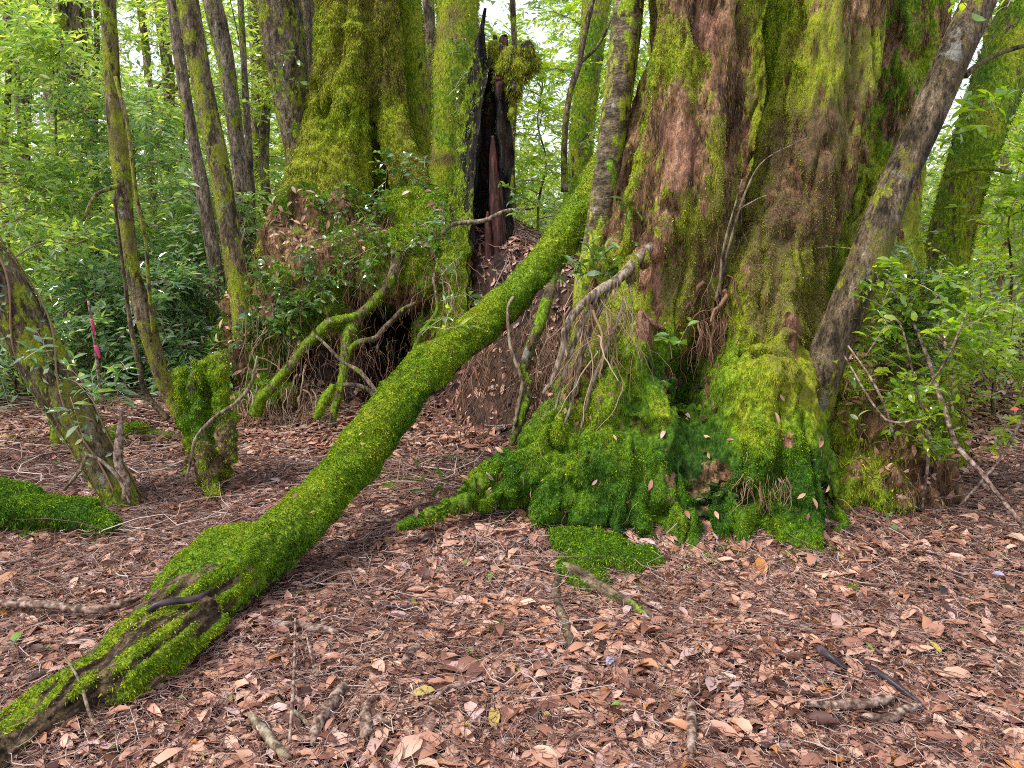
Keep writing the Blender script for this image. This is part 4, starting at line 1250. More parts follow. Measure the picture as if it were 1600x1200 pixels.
rootpart("hanging_roots", rm, [(380, 480, 470, 600, 5.9, 70, 0.35, 0.003, 0.4), (520, 640, 330, 420, 6.1, 80, 0.35, 0.003, 0.1), (540, 580, 400, 470, 6.0, 50, 0.4, 0.003, 0.1), (640, 780, 400, 470, 5.9, 50, 0.35, 0.003, 0.4), (370, 500, 600, 660, 5.6, 110, 0.35, 0.0028, 0.5), (360, 700, 340, 560, 5.95, 260, 0.22, 0.0022, 0.3), (440, 640, 520, 640, 5.6, 120, 0.3, 0.0022, 0.3)])


def mossy_root(label, lst, mat="bark", moss=0.6, hue0=0.5, dens=20000, seed=1, name="mossy_root", cat="root", group="arching roots below the mound", amp=0.35):
    P, R = path(*keys(lst), 0.03)
    R = R * 0.72
    wv = np.arange(len(P))[:, None] * 0.16 + np.array([[0, 31, 67]])
    R = R * 0.8
    P = P + 0.035 * np.stack([vn(np.stack([wv[:, k], 0 * R, 0 * R], -1), seed) for k in range(3)], -1)
    V, Q, T3, off = displaced_tube((P[::2], R[::2]), 18, 0.02, amp, 0.5 / R.mean(), seed)
    N = np.vstack([off, off[-2:]])
    m = np.clip(moss + 0.8 * fbm(V * 6, 3, seed), 0, 1)
    t = thing(name, label, cat, P[-1], group)
    mk("root", V, [Q, T3], M[mat], t, {"moss": m, "hue": np.full(len(V), hue0), "red": np.zeros(len(V))})
    moss_part("moss", t, M["moss"], V, Q, N, dens, m, 0.015, 0.002, hue0)
    return t


mossy_root("long mossy root arching down left from the mound like a handrail", [(625, 400, 5.95, 15), (600, 450, 5.85, 14), (570, 482, 5.75, 12), (520, 508, 5.65, 12), (475, 535, 5.6, 13), (440, 575, 5.55, 14), (415, 610, 5.5, 15), (405, 650, 5.5, 16)], seed=61)
mossy_root("stout mossy root dropping straight under the handrail shaped root", [(560, 490, 5.75, 16), (540, 520, 5.7, 15), (532, 560, 5.6, 14), (528, 600, 5.55, 12), (518, 640, 5.5, 10), (517, 660, 5.45, 8)], seed=62, moss=0.35)
mossy_root("thin bare root curling round the left of the dark hollow", [(655, 480, 5.7, 6), (625, 490, 5.68, 7), (600, 512, 5.65, 7), (585, 530, 5.6, 7), (560, 537, 5.6, 7), (545, 552, 5.6, 7), (540, 580, 5.6, 6)], seed=63, moss=0.1, dens=6000)
mossy_root("short bright mossy root stub poking down left of the fallen log", [(515, 600, 5.3, 10), (503, 625, 5.25, 13), (490, 655, 5.2, 9)], seed=64, moss=0.9, hue0=0.5)
mossy_root("smooth greyish dead root slanting in front of the dark hollow", [(495, 530, 5.45, 4), (540, 565, 5.42, 5), (570, 590, 5.4, 6), (592, 615, 5.36, 7)], seed=65, mat="bark_pink", moss=0.0, dens=10)
mossy_root("brown root hooked over the litter just left of the log", [(535, 598, 5.2, 6), (560, 600, 5.2, 6), (578, 612, 5.2, 6), (592, 640, 5.15, 5)], seed=66, mat="bark_pink", moss=0.0, dens=10)
mossy_root("curved mossy vine root hanging beside the log at the hollow's right", [(680, 400, 5.6, 3), (685, 450, 5.5, 4), (675, 490, 5.4, 5), (655, 520, 5.3, 5), (640, 555, 5.2, 5), (622, 590, 5.1, 5)], seed=67, moss=0.4, dens=10000)
mossy_root("greenish grey stem root standing in the gap between log and giant tree", [(885, 395, 4.75, 14), (862, 450, 4.55, 14), (835, 530, 4.3, 15), (822, 590, 4.25, 15), (812, 640, 4.2, 14), (800, 690, 4.15, 10)], seed=68, moss=0.4, dens=8000)
mossy_root("crooked thin grey root left of the greenish stem root", [(812, 440, 4.5, 4), (802, 490, 4.35, 4), (802, 540, 4.25, 5), (806, 590, 4.2, 5), (800, 630, 4.15, 5), (795, 660, 4.1, 4)], seed=69, mat="pale_wood", moss=0.0, dens=10)

rt = thing("root_tangle", "dark tangle of brown hanging roots in the gap between log and giant tree", "roots", at(800, 640, 4.7))
rootpart("fine_roots", rt, [(700, 900, 460, 560, 4.85, 150, 0.35, 0.003, 0.15), (720, 900, 560, 640, 4.6, 110, 0.25, 0.0025, 0.15), (780, 880, 480, 600, 4.5, 60, 0.4, 0.0035, 0.35), (660, 760, 600, 680, 4.6, 60, 0.2, 0.0025, 0.3)])

# left side logs -------------------------------------------------------
def mossy_log(name, label, pieces, hue0=0.45, dens=50000, L=0.018, vx=0.012, cat="log", mat="wood_log", bias=0.75, seed=1, dz=0.03):
    pcs = []
    for a_ in pieces:
        P_, R_ = path(*keys(a_), 0.03)
        pcs.append(tube(P_, R_, 20)[:3])
    V, Q = vox(pcs, vx, 3)
    N = vnormals(V, Q)
    V = V + N * (dz * fbm(V * 12 + seed, 3, seed))[:, None]
    N = vnormals(V, Q)
    m = np.clip(bias + 0.9 * fbm(V * 6, 3, seed + 1) + 0.3 * N[:, 2], 0, 1)
    h = hue0 + 0.3 * fbm(V * 5, 2, seed + 2)
    b = V.mean(0)
    b[2] = V[:, 2].min()
    t = thing(name, label, cat, b)
    mk("trunk", V, [Q], M[mat], t, {"moss": m, "hue": h, "red": np.zeros(len(V))})
    G = Grid(V, 0.03)
    moss_part("moss", t, M["moss"], V, Q, N, dens, m, L, 0.0023, lambda X: h[G(X)])
    return t, V


mossy_log("mossy_log", "thick dark green mossy log lying at the left edge", [[(-60, 800, 3.55, 34), (0, 800, 3.6, 36), (70, 808, 3.65, 28), (130, 815, 3.65, 24), (180, 822, 3.6, 12)], [(-60, 775, 3.7, 22), (0, 772, 3.75, 22), (40, 778, 3.75, 18), (100, 800, 3.7, 24), (150, 800, 3.7, 20)]], 0.34, 55000, seed=91)
mossy_log("mossy_log", "thin mossy log lying far left behind the ivy clad trunk", [[(-40, 672, 5.8, 12), (20, 660, 5.8, 9), (80, 650, 5.8, 8)]], 0.48, 20000, seed=92)
mossy_log("mossy_log", "low mossy log half buried left of the mossy stump", [[(190, 670, 5.4, 10), (235, 682, 5.3, 10), (290, 690, 5.2, 10), (330, 705, 5.1, 8)]], 0.48, 20000, seed=93, bias=0.35)
mossy_log("mossy_stump", "broken upright stump covered in bright moss left of centre", [
    [(328, 566, 4.38, 16), (320, 600, 4.35, 22), (325, 650, 4.32, 26), (332, 700, 4.27, 26), (338, 745, 4.22, 20)],
    [(284, 572, 4.3, 8), (290, 620, 4.28, 11), (302, 680, 4.25, 12), (318, 750, 4.2, 8)], [(303, 560, 4.24, 8), (306, 620, 4.2, 10), (314, 690, 4.18, 10), (322, 745, 4.15, 8)],
    [(338, 556, 4.3, 12), (344, 600, 4.25, 14), (350, 660, 4.22, 16), (356, 700, 4.2, 14), (360, 722, 4.18, 8)], [(335, 720, 4.2, 12), (330, 776, 4.12, 10)], [(300, 700, 4.2, 8), (285, 745, 4.1, 5)]], 0.48, 55000, 0.013, seed=94, cat="stump", bias=0.38, dz=0.06)

# ================================================================== BLACK SNAG
def snag():
    P, R = keys([(768, 66, 6.3, 26), (764, 110, 6.3, 30), (760, 170, 6.3, 34), (757, 240, 6.3, 38), (752, 310, 6.3, 42), (748, 380, 6.25, 50), (745, 450, 6.2, 60), (745, 520, 6.1, 64)])
    P, R = path(P, R, 0.025)
    n, sides = len(P), 44
    a0, a1 = math.radians(-62), math.radians(242)     # shell open towards the viewer, right of middle
    a = np.linspace(a0 + math.radians(18), a1 + math.radians(18), sides)
    Vo, Vi = [], []
    for i in range(n):
        fr = 1 - i / n
        for s_, th in enumerate(a):
            c = np.array([math.cos(th), math.sin(th), 0])
            q = np.array([c[0] * 3, c[1] * 3, P[i][2] * 0.9])
            rr = R[i] * (1 + 0.35 * float(fbm(q[None], 3, 5)[0]))
            up = 0.5 * float(fbm(np.array([[th * 2.3, 0, 0]]), 3, 6)[0]) * max(0, 1 - i / 14)
            Vo.append(P[i] + c * rr + [0, 0, up])
            Vi.append(P[i] + c * rr * 0.72 + [0, 0, up])
    V = np.array(Vo + Vi)
    m = n * sides
    Q = []
    for i in range(n - 1):
        for j in range(sides - 1):
            b = i * sides + j
            Q.append([b, b + sides, b + sides + 1, b + 1])
            Q.append([m + b, m + b + 1, m + b + sides + 1, m + b + sides])
        for j in (0, sides - 1):
            b = i * sides + j
            Q.append([b, m + b, m + b + sides, b + sides])
    for i in (0, n - 1):
        for j in range(sides - 1):
            b = i * sides + j
            Q.append([b, b + 1, m + b + 1, m + b])
    return V, np.array(Q)


V, Q = snag()
sn = thing("hollow_snag", "charred black hollow snag with a mossy knob on top and a red splinter inside", "snag", (P_[0] * 0 + at(752, 450, 6.3)))
nn_ = fbm(V * np.array([22, 22, 3]), 3, 7)
V = V + 0.07 * np.stack([nn_, fbm(V * 11, 2, 9), nn_ * 0], -1)
lx = proj(V)[:, 0]
mS = np.clip(0.75 * sstep(750, 715, lx) + 0.7 * fbm(V * 5, 3, 8), 0, 1)
mk("shell", V, [Q], M["dead_black"], sn, {"moss": mS, "hue": np.full(len(V), 0.55), "red": sstep(0.0, 0.3, fbm(V * np.array([9, 9, 1.5]), 3, 19)) * sstep(745, 775, lx)})
moss_part("moss", sn, M["moss"], V, Q, vnormals(V, Q), 9000, mS, 0.02, 0.003, 0.5, droop=0.7)
for q_, kk in enumerate([[(770, 212, 6.16, 2), (771, 240, 6.16, 5), (774, 300, 6.15, 8), (778, 380, 6.12, 9), (782, 450, 6.1, 11)], [(762, 330, 6.1, 1.5), (763, 350, 6.1, 5), (765, 390, 6.08, 7), (768, 440, 6.06, 9)], [(782, 290, 6.14, 2), (784, 330, 6.14, 5), (786, 380, 6.12, 6), (790, 440, 6.08, 7)]]):
    Vt, Qt, Tt, ot = displaced_tube(kk, 16, 0.015, 0.7, 10, 4 + q_, stretch=0.12)
    mk("red_splinter", Vt, [Qt, Tt], M["dead_red"], sn)
kp = [blob(795, 95, 6.25, 16, 1, 1, 1.3), blob(825, 76, 6.2, 13), blob(838, 100, 6.2, 9, 1, 1, 1.6), blob(815, 112, 6.2, 13, 1, 1, 1.5), blob(803, 140, 6.2, 11, 1, 1, 1.5), blob(775, 85, 6.3, 14, 1, 1, 1.3), blob(800, 168, 6.2, 6, 1, 1, 2.2), blob(785, 120, 6.25, 14, 1, 1, 2)]
Vk, Qk = vox(kp, 0.012, 3)
Nk = vnormals(Vk, Qk)
Vk = Vk + Nk * (0.05 * fbm(Vk * 11, 3, 10))[:, None]
mK = np.clip(0.6 + fbm(Vk * 6, 2, 11), 0, 1)
mk("knob", Vk, [Qk], M["dead_black"], sn, {"moss": mK, "hue": np.full(len(Vk), 0.66), "red": np.zeros(len(Vk))})
moss_part("knob_moss", sn, M["moss"], Vk, Qk, Nk, 16000, mK, 0.022, 0.003, 0.66, droop=0.8)
# outer wall of the snag towards the black base
air_stick("dead_branch", "thin pale branch lying across the foot of the black snag", [(835, 325, 5.9, 2), (790, 330, 5.9, 3), (755, 345, 5.9, 4), (710, 350, 5.9, 4), (690, 365, 5.9, 3)], "pale_wood", "branch", 8, 0.3)

# ================================================================== FOLIAGE
def spray(S0, D0, L0, nleaf, leafL, asp=0.38, droop=0.25, up=1.0, detail=1, rnd0=(0, 1), tw=0.0022, curl=0.12):
    """twigs with alternate leaves"""
    n = len(S0)
    D0 = nrm(D0)
    L0 = np.asarray(L0).reshape(-1, 1) * np.ones((n, 1))
    t = np.linspace(0, 1, 5)[None, :, None]
    Pt = S0[:, None] + D0[:, None] * L0[:, None] * t + np.array([0, 0, -1.0]) * droop * L0[:, None] * t ** 2
    TV, TQ, tk = batch_tubes(Pt, (tw * (0.6 + 0.8 * rng.random(n)))[:, None] * np.linspace(1, 0.45, 5)[None], 3)
    tt = (np.arange(nleaf)[None] + rng.random((n, nleaf))) / nleaf * 0.9 + 0.1
    tt = tt[:, :, None]
    LP = S0[:, None] + D0[:, None] * L0[:, None] * tt + np.array([0, 0, -1.0]) * droop * L0[:, None] * tt ** 2
    sgn = np.where(np.arange(nleaf) % 2, 1.0, -1.0)[None, :, None]
    sd = nrm(np.cross(D0, np.array([0, 0, 1.0])))[:, None]
    LD = nrm(D0[:, None] * 0.55 + sd * sgn * 0.9 + rng.normal(size=(n, nleaf, 3)) * 0.35 + np.array([0, 0, -0.15]))
    LN = nrm(np.array([0, 0, 1.0]) * up + rng.normal(size=(n, nleaf, 3)) * 0.55)
    m = n * nleaf
    LL = leafL * (0.55 + 0.75 * rng.random(m))
    V, F, k = leaves(LP.reshape(-1, 3), LD.reshape(-1, 3), LN.reshape(-1, 3), LL, LL * asp * (0.8 + 0.4 * rng.random(m)), curl, 0.08, detail)
    base = np.repeat(rng.random(n), nleaf) * 0.4 + rng.random(m) * 0.6
    base = rnd0[0] + (rnd0[1] - rnd0[0]) * base
    return (V, F, np.repeat(base, k)), (TV, [TQ], np.repeat(rng.random(n), tk))


def bush(name, label, cat, base, top, spread, ntw, nleaf, leafL, mat, trunk_r=0.02, twl=0.45, group=None, barkm="bark", seed=0, low=0.1, tone=(0, 1), nlimb=9, lean=(0, 0)):
    ntw = int(ntw * 1.0)
    leafL = leafL * 1.4
    """a sapling / shrub: stem, limbs, twigs with leaves"""
    base = np.array(base, float)
    t = thing(name, label, cat, base, group)
    topp = base + np.array([lean[0], lean[1], top])
    ks = np.linspace(0, 1, 6)
    Pm = base + (topp - base) * ks[:, None] + np.column_stack([rng.normal(size=6) * 0.05 * top * 0.5, rng.normal(size=6) * 0.05 * top * 0.5, np.zeros(6)]) * (ks[:, None] > 0)
    Rm = trunk_r * (1 - 0.75 * ks)
    Pp, Rr = path(Pm, Rm, 0.06)
    TVs = []
    v = tube(Pp, Rr, 8)
    mk("trunk", v[0], [v[1], v[2]], M[barkm], t, {"moss": np.clip(0.3 + fbm(v[0] * 4, 2, seed), 0, 1), "hue": np.full(len(v[0]), 0.55), "red": np.zeros(len(v[0]))})
    # limbs
    limbs = []
    S0, D0 = [], []
    for q in range(nlimb):
        f = low + (1 - low) * (q + rng.random()) / nlimb
        i = min(int(f * (len(Pp) - 1)), len(Pp) - 1)
        a = rng.random() * 2 * PI
        ll = spread * (1.1 - 0.45 * f) * (0.6 + 0.6 * rng.random())
        d = np.array([math.cos(a), math.sin(a), 0.15 + 0.5 * rng.random()])
        u = np.linspace(0, 1, 7)
        lp = Pp[i] + d * ll * u[:, None] + np.array([0, 0, -0.25 * ll]) * (u ** 2)[:, None] + rng.normal(size=(7, 3)) * 0.03 * ll * u[:, None]
        limbs.append(lp)
        m = max(2, ntw // nlimb)
        uu = 0.15 + 0.85 * rng.random(m)
        pos_ = np.column_stack([np.interp(uu, u, lp[:, k]) for k in range(3)])
        S0.append(pos_)
        D0.append(nrm(d * 0.6 + rng.normal(size=(m, 3)) * 0.7))
    LB = np.array(limbs)
    TV, TQ, tk = batch_tubes(LB, np.linspace(1, 0.3, 7)[None] * (trunk_r * 0.35 + 0.002) * np.ones((len(LB), 1)), 5)
    S0 = np.vstack(S0)
    D0 = np.vstack(D0)
    lf, tg = spray(S0, D0, twl * (0.5 + rng.random(len(S0))), nleaf, leafL, rnd0=tone)
    V, F, A = join([(TV, [TQ], np.full(len(TV), 0.5)), tg])
    mk("branches", V, F, M["twig"], t, {"rnd": A})
    mk("crown", lf[0], lf[1], M[mat], t, {"rnd": lf[2]}, smooth=False)
    return t


def gpos(px, Y):
    x = (px - 800) / FPX * Y * 1.0
    return (x, Y, Hs(x, Y) - 0.03)


# understorey shrubs and saplings behind, left part
G1 = "leafy saplings behind the left trunks"
for i, (px, Y, hh_, sp, nt_, mat, lab, tone) in enumerate([
    (20, 6.6, 2.8, 0.9, 420, "leaf_bg", "leafy sapling at the far left edge reaching the top", (0.2, 1)),
    (110, 7.4, 3.6, 1.0, 500, "leaf_bg", "tall bright sapling between the left edge and the slim knobbly trunk", (0.3, 1)),
    (230, 7.8, 2.7, 1.0, 480, "leaf_blue", "glossy blue green sapling behind the slim knobbly trunk", (0.3, 1)),
    (300, 9.0, 4.2, 1.2, 480, "leaf_bg", "high sapling with yellow green leaves behind the grey pair of trunks", (0.4, 1)),
    (60, 9.4, 4.4, 1.3, 520, "leaf_bg", "high airy sapling behind the left edge leaves", (0.2, 1)),
    (190, 10.5, 4.6, 1.3, 460, "leaf_bg", "tall sapling under the white sky gap at upper left", (0.3, 1)),
    (400, 10.0, 4.0, 1.2, 460, "leaf_bg", "sapling filling the gap left of the mossy brown leaning trunk", (0.4, 1)),
    (330, 7.6, 1.7, 0.8, 340, "leaf_blue", "low glossy sapling at the left foot of the mound", (0.3, 1)),
    (-60, 8.0, 3.6, 1.1, 300, "leaf_bg", "sapling cut by the left picture edge", (0.2, 1)),
]):
    bush("sapling", lab, "sapling", gpos(px, Y), hh_, sp, nt_, 12, 0.062, mat, 0.02, 0.4, G1, seed=i, tone=tone, nlimb=16)
G2 = "low shrubs at the left background"
for i, (px, Y, hh_, sp, nt_, mat, lab) in enumerate([
    (10, 6.2, 0.9, 0.6, 260, "leaf_blue", "low dark glossy shrub at the left edge behind the ivy clad trunk"),
    (100, 6.6, 1.1, 0.6, 280, "leaf_blue", "low glossy shrub right behind the ivy clad trunk"),
    (175, 6.9, 1.2, 0.6, 280, "leaf_blue", "low glossy shrub left of the slim knobbly trunk's foot"),
    (250, 6.6, 1.1, 0.5, 260, "leaf_blue", "low glossy shrub right of the slim knobbly trunk's foot"),
    (330, 6.9, 1.0, 0.5, 240, "leaf_blue", "low shrub behind the bright mossy stump"),
    (140, 8.6, 1.6, 0.9, 300, "leaf_bg", "mid high shrub behind the two low glossy ones"),
    (20, 8.8, 1.6, 0.9, 300, "leaf_bg", "mid high shrub behind the left edge"),
]):
    bush("shrub", lab, "shrub", gpos(px, Y), hh_, sp, nt_, 12, 0.055, mat, 0.012, 0.3, G2, seed=20 + i, nlimb=14, low=0.0)
G3 = "leafy saplings in the gap behind the mound"
for i, (px, Y, hh_, sp, nt_, mat, lab, tone) in enumerate([
    (840, 8.2, 1.9, 0.7, 260, "leaf_yellow", "bright sapling in the gap right of the black snag", (0.2, 1)),
    (900, 9.5, 2.9, 0.8, 260, "leaf_yellow", "yellow green sapling behind the smooth slender trunk", (0.3, 1)),
    (790, 10.5, 2.2, 0.9, 240, "leaf_bg", "sapling low behind the black snag", (0.4, 1)),
    (650, 10.5, 3.0, 0.8, 120, "leaf_bg", "sapling behind the narrow mossy trunk", (0.3, 1)),
    (1000, 8.5, 2.4, 0.8, 220, "leaf_yellow", "sapling glimpsed between slender trunk and giant tree", (0.3, 1)),
]):
    bush("sapling", lab, "sapling", gpos(px, Y), hh_, sp, nt_, 12, 0.055, mat, 0.016, 0.35, G3, seed=40 + i, tone=tone, nlimb=14)
G4 = "bright saplings at the right edge"
for i, (px, Y, hh_, sp, nt_, mat, lab, tone) in enumerate([
    (1580, 5.6, 1.9, 0.6, 330, "leaf_yellow", "bright yellow green sapling at the right edge behind the shrub", (0.2, 1)),
    (1560, 7.0, 2.6, 0.8, 360, "leaf_yellow", "tall bright sapling at the right edge beside the mossy trunk", (0.3, 1)),
    (1640, 7.8, 3.4, 1.0, 320, "leaf_yellow", "tall sapling cut by the right picture edge", (0.3, 1)),
    (1510, 8.6, 2.4, 0.8, 240, "leaf_yellow", "sapling between the giant tree and the right mossy trunk", (0.3, 1)),
]):
    bush("sapling", lab, "sapling", gpos(px, Y), hh_, sp, nt_, 12, 0.055, mat, 0.016, 0.35, G4, seed=60 + i, tone=tone, nlimb=14)


# the wood beyond -------------------------------------------------------
def far_wood():
    n = 34000
    Y = 12 + 20 * rng.random(n) ** 1.1
    X = (rng.random(n) * 2 - 1) * (0.8 * Y + 2)
    Z = rng.random(n) ** 1.15 * (1.2 + 0.38 * Y)
    P = np.stack([X, Y, Z + 0.05 * (Y - 7)], -1)
    dens = 0.68 + 1.3 * fbm(P * 0.45, 3, 201) - 0.42 * sstep(2.6, 7.5, Z)
    pxx = proj(P)
    for (a, b, r) in [(235, 40, 55), (60, 200, 25), (215, 110, 30), (810, 170, 60), (845, 60, 40), (790, 20, 40), (900, 230, 30), (1500, 200, 50), (1530, 120, 50), (1545, 290, 40), (670, 60, 25), (870, 130, 40), (1010, 30, 25), (75, 320, 25)]:
        d = np.hypot(pxx[:, 0] - a, pxx[:, 1] - b)
        dens = dens - 0.95 * (d < r * (1.0 + 0.6 * rng.random(n)))
    k = rng.random(n) < np.clip(dens, 0, 1) * 1.25
    P = P[k]
    n = len(P)
    D = rng.normal(size=(n, 3)) * np.array([1, 1, 0.4])
    lf, tg = spray(P, D, 0.6 * (0.5 + rng.random(n)), 12, 0.16, droop=0.3, tw=0.004)
    return lf


lf = far_wood()
o = mk("distant_wood", lf[0], lf[1], M["leaf_far"], None, {"rnd": lf[2]}, smooth=False)
tag(o, "bright leafy wood far behind the trunks reading as one mass of foliage", "woodland", kind="stuff")

# understorey carpet behind the first trees (ferns and seedlings nobody could count)
n = 4200
Y = 6.4 + 7 * rng.random(n)
X = (rng.random(n) * 2 - 1) * (0.75 * Y + 1)
keep = (mound(X, Y) < 0.5)
X, Y = X[keep], Y[keep]
n = len(X)
Z = H(X, Y) + 0.02 + 0.5 * rng.random(n) ** 1.5
lf, tg = spray(np.stack([X, Y, Z], -1), rng.normal(size=(n, 3)) * np.array([1, 1, 0.5]) + [0, 0, 0.4], 0.3, 10, 0.055)
o = mk("undergrowth", lf[0], lf[1], M["leaf_blue"], None, {"rnd": lf[2]}, smooth=False)
tag(o, "low glossy undergrowth covering the ground behind the left trunks", "undergrowth", kind="stuff")


# small plants ----------------------------------------------------------
def plant(name, label, lst, mat="leaf_near", leafL=0.06, asp=0.36, nleaf=8, cat="plant", base=None, stem="twig", group=None, detail=2, tone=(0, 1), droop=0.2, extra=0):
    """lst: (px0,py0,Y0, px1,py1,Y1) one entry per shoot"""
    S0 = np.array([at(a, b, c) for a, b, c, _, _, _ in lst])
    E0 = np.array([at(d, e, f) for _, _, _, d, e, f in lst])
    if extra:
        idx = rng.integers(0, len(S0), extra)
        tt = rng.random((extra, 1))
        s2 = S0[idx] + (E0[idx] - S0[idx]) * tt
        e2 = s2 + rng.normal(size=(extra, 3)) * 0.09 + [0, -0.02, 0.03]
        S0 = np.vstack([S0, s2])
        E0 = np.vstack([E0, e2])
    L0 = np.linalg.norm(E0 - S0, axis=1)
    t = thing(name, label, cat, S0[0], group)
    lf, tg = spray(S0, E0 - S0, L0, nleaf, leafL, asp, droop, 1.0, detail, tone, 0.0025, 0.1)
    mk("stems", tg[0], tg[1], M[stem], t, {"rnd": tg[2]})
    mk("leaves", lf[0], lf[1], M[mat], t, {"rnd": lf[2]}, smooth=False)
    return t


plant("seedling", "dark green broad leaved seedling growing in the litter beside the log", [(668, 790, 3.75, 655, 715, 3.7), (668, 790, 3.75, 690, 735, 3.7)], "leaf_near", 0.13, 0.27, 4, tone=(0, 0.5))
plant("epiphyte", "sprig with strap leaves sitting on top of the mossy log", [(695, 515, 4.2, 705, 460, 4.2), (695, 515, 4.2, 665, 505, 4.15), (695, 515, 4.2, 735, 500, 4.15)], "leaf_yellow", 0.09, 0.22, 5)
plant("climber", "leafy climber with a curling pale stem above the middle of the log", [(700, 500, 4.5, 690, 420, 4.5), (690, 420, 4.5, 655, 340, 4.6), (690, 470, 4.5, 740, 450, 4.5), (690, 430, 4.5, 720, 390, 4.5)], "leaf_near", 0.07, 0.35, 6, extra=6)
plant("climber", "glossy leafy sprig hanging at the foot of the smooth slender trunk", [(930, 430, 4.4, 915, 350, 4.35), (930, 420, 4.4, 955, 360, 4.35), (915, 440, 4.4, 890, 400, 4.4), (940, 440, 4.4, 960, 400, 4.3)], "leaf_near", 0.08, 0.38, 7, extra=8)
plant("seedling", "small seedling with orange bud beside the giant tree's left edge", [(990, 330, 4.3, 1000, 280, 4.25), (990, 330, 4.3, 970, 300, 4.25)], "leaf_near", 0.08, 0.36, 5, extra=3)
plant("seedling", "oval leaved seedling in the dark cleft of the giant tree", [(1050, 560, 3.75, 1045, 510, 3.72), (1060, 540, 3.75, 1080, 490, 3.72), (1050, 540, 3.75, 1035, 525, 3.72)], "leaf_near", 0.065, 0.5, 4, tone=(0.4, 0.9))
plant("seedling", "tiny green seedling on the giant tree's right stem", [(1150, 540, 3.85, 1160, 515, 3.8)], "leaf_near", 0.05, 0.45, 4, tone=(0.4, 0.9))
plant("seedling", "bluish leaved seedling at the right foot of the giant tree", [(1392, 830, 3.5, 1388, 800, 3.5), (1345, 670, 3.55, 1340, 640, 3.5)], "leaf_blue", 0.06, 0.4, 3)
plant("seedling", "lush seedlings growing in front of the bright mossy giant", [(600, 330, 6.6, 605, 230, 6.6), (560, 330, 6.6, 545, 290, 6.5), (640, 330, 6.6, 650, 270, 6.5), (620, 320, 6.6, 625, 250, 6.6), (570, 360, 6.5, 600, 320, 6.4), (480, 330, 6.5, 510, 290, 6.5), (660, 340, 6.5, 665, 240, 6.5)], "leaf_near", 0.06, 0.42, 8, extra=60)
plant("shrub", "leafy shrub growing on the left shoulder of the mound", [(440, 500, 6.0, 450, 400, 5.9), (470, 490, 6.0, 490, 390, 5.9), (410, 480, 6.1, 400, 390, 6.1), (500, 470, 5.9, 515, 400, 5.9), (430, 520, 5.9, 470, 470, 5.8), (400, 540, 6.0, 390, 470, 6.0), (360, 560, 6.1, 400, 500, 6.0)], "leaf_near", 0.065, 0.42, 9, cat="shrub", extra=120)
plant("shrub", "spindly leafy shoots hanging over the front of the mound", [(540, 420, 6.0, 520, 350, 5.9), (600, 390, 5.9, 560, 340, 5.9), (560, 450, 5.9, 590, 380, 5.8), (640, 400, 5.9, 670, 340, 5.8), (700, 380, 5.9, 690, 320, 5.9)], "leaf_near", 0.05, 0.4, 8, cat="shrub", extra=60)
plant("seedling", "pale leaved seedlings among the low logs behind the ivy clad trunk", [(150, 640, 5.0, 140, 560, 5.0), (170, 640, 5.1, 190, 560, 5.1), (120, 620, 5.1, 110, 540, 5.1)], "leaf_blue", 0.12, 0.26, 7, extra=6)
plant("sapling", "narrow leaved sprays reaching out of the ivy clad trunk", [(100, 590, 3.9, 140, 600, 3.8), (110, 620, 3.9, 130, 680, 3.8), (60, 540, 3.9, 80, 560, 3.8)], "leaf_blue", 0.08, 0.3, 6, extra=5)
plant("climber", "light green sprigs dangling on the mossy trunk left of the snag", [(700, 150, 6.8, 735, 110, 6.7), (705, 90, 6.8, 730, 60, 6.7), (700, 180, 6.8, 720, 160, 6.7)], "leaf_near", 0.07, 0.36, 6, extra=14, tone=(0.4, 1))
plant("climber", "sprig of leaves on the mossy brown trunk at the top left", [(440, 110, 7.3, 460, 60, 7.2), (450, 140, 7.3, 430, 90, 7.2)], "leaf_near", 0.08, 0.36, 6, extra=5, tone=(0.4, 1))
plant("branch_spray", "yellow leaf spray hanging over the mossy trunk at the right edge", [(1500, 150, 5.1, 1530, 185, 5.0), (1500, 200, 5.1, 1480, 230, 5.0), (1540, 140, 5.1, 1560, 170, 5.0)], "leaf_yellow", 0.10, 0.36, 6, cat="branch", extra=7)
plant("branch_spray", "light green leaves hanging from the top edge at the upper right", [(1500, -25, 3.5, 1490, 8, 3.5), (1480, -20, 3.5, 1520, 10, 3.5), (1590, -20, 3.5, 1575, 5, 3.5)], "leaf_yellow", 0.06, 0.42, 4, cat="branch")
plant("branch_spray", "leafy spray crossing the gap between log and black snag", [(900, 300, 5.6, 860, 330, 5.5), (860, 330, 5.6, 820, 300, 5.5), (880, 400, 5.2, 850, 430, 5.1), (830, 330, 5.8, 800, 290, 5.8)], "leaf_near", 0.07, 0.36, 8, cat="branch", extra=12)
plant("fern", "small pale fern sprig on the litter right of the log", [(690, 712, 4.1, 725, 706, 4.05), (690, 712, 4.1, 745, 715, 4.05)], "leaf_near", 0.03, 0.3, 14, tone=(0.5, 1))

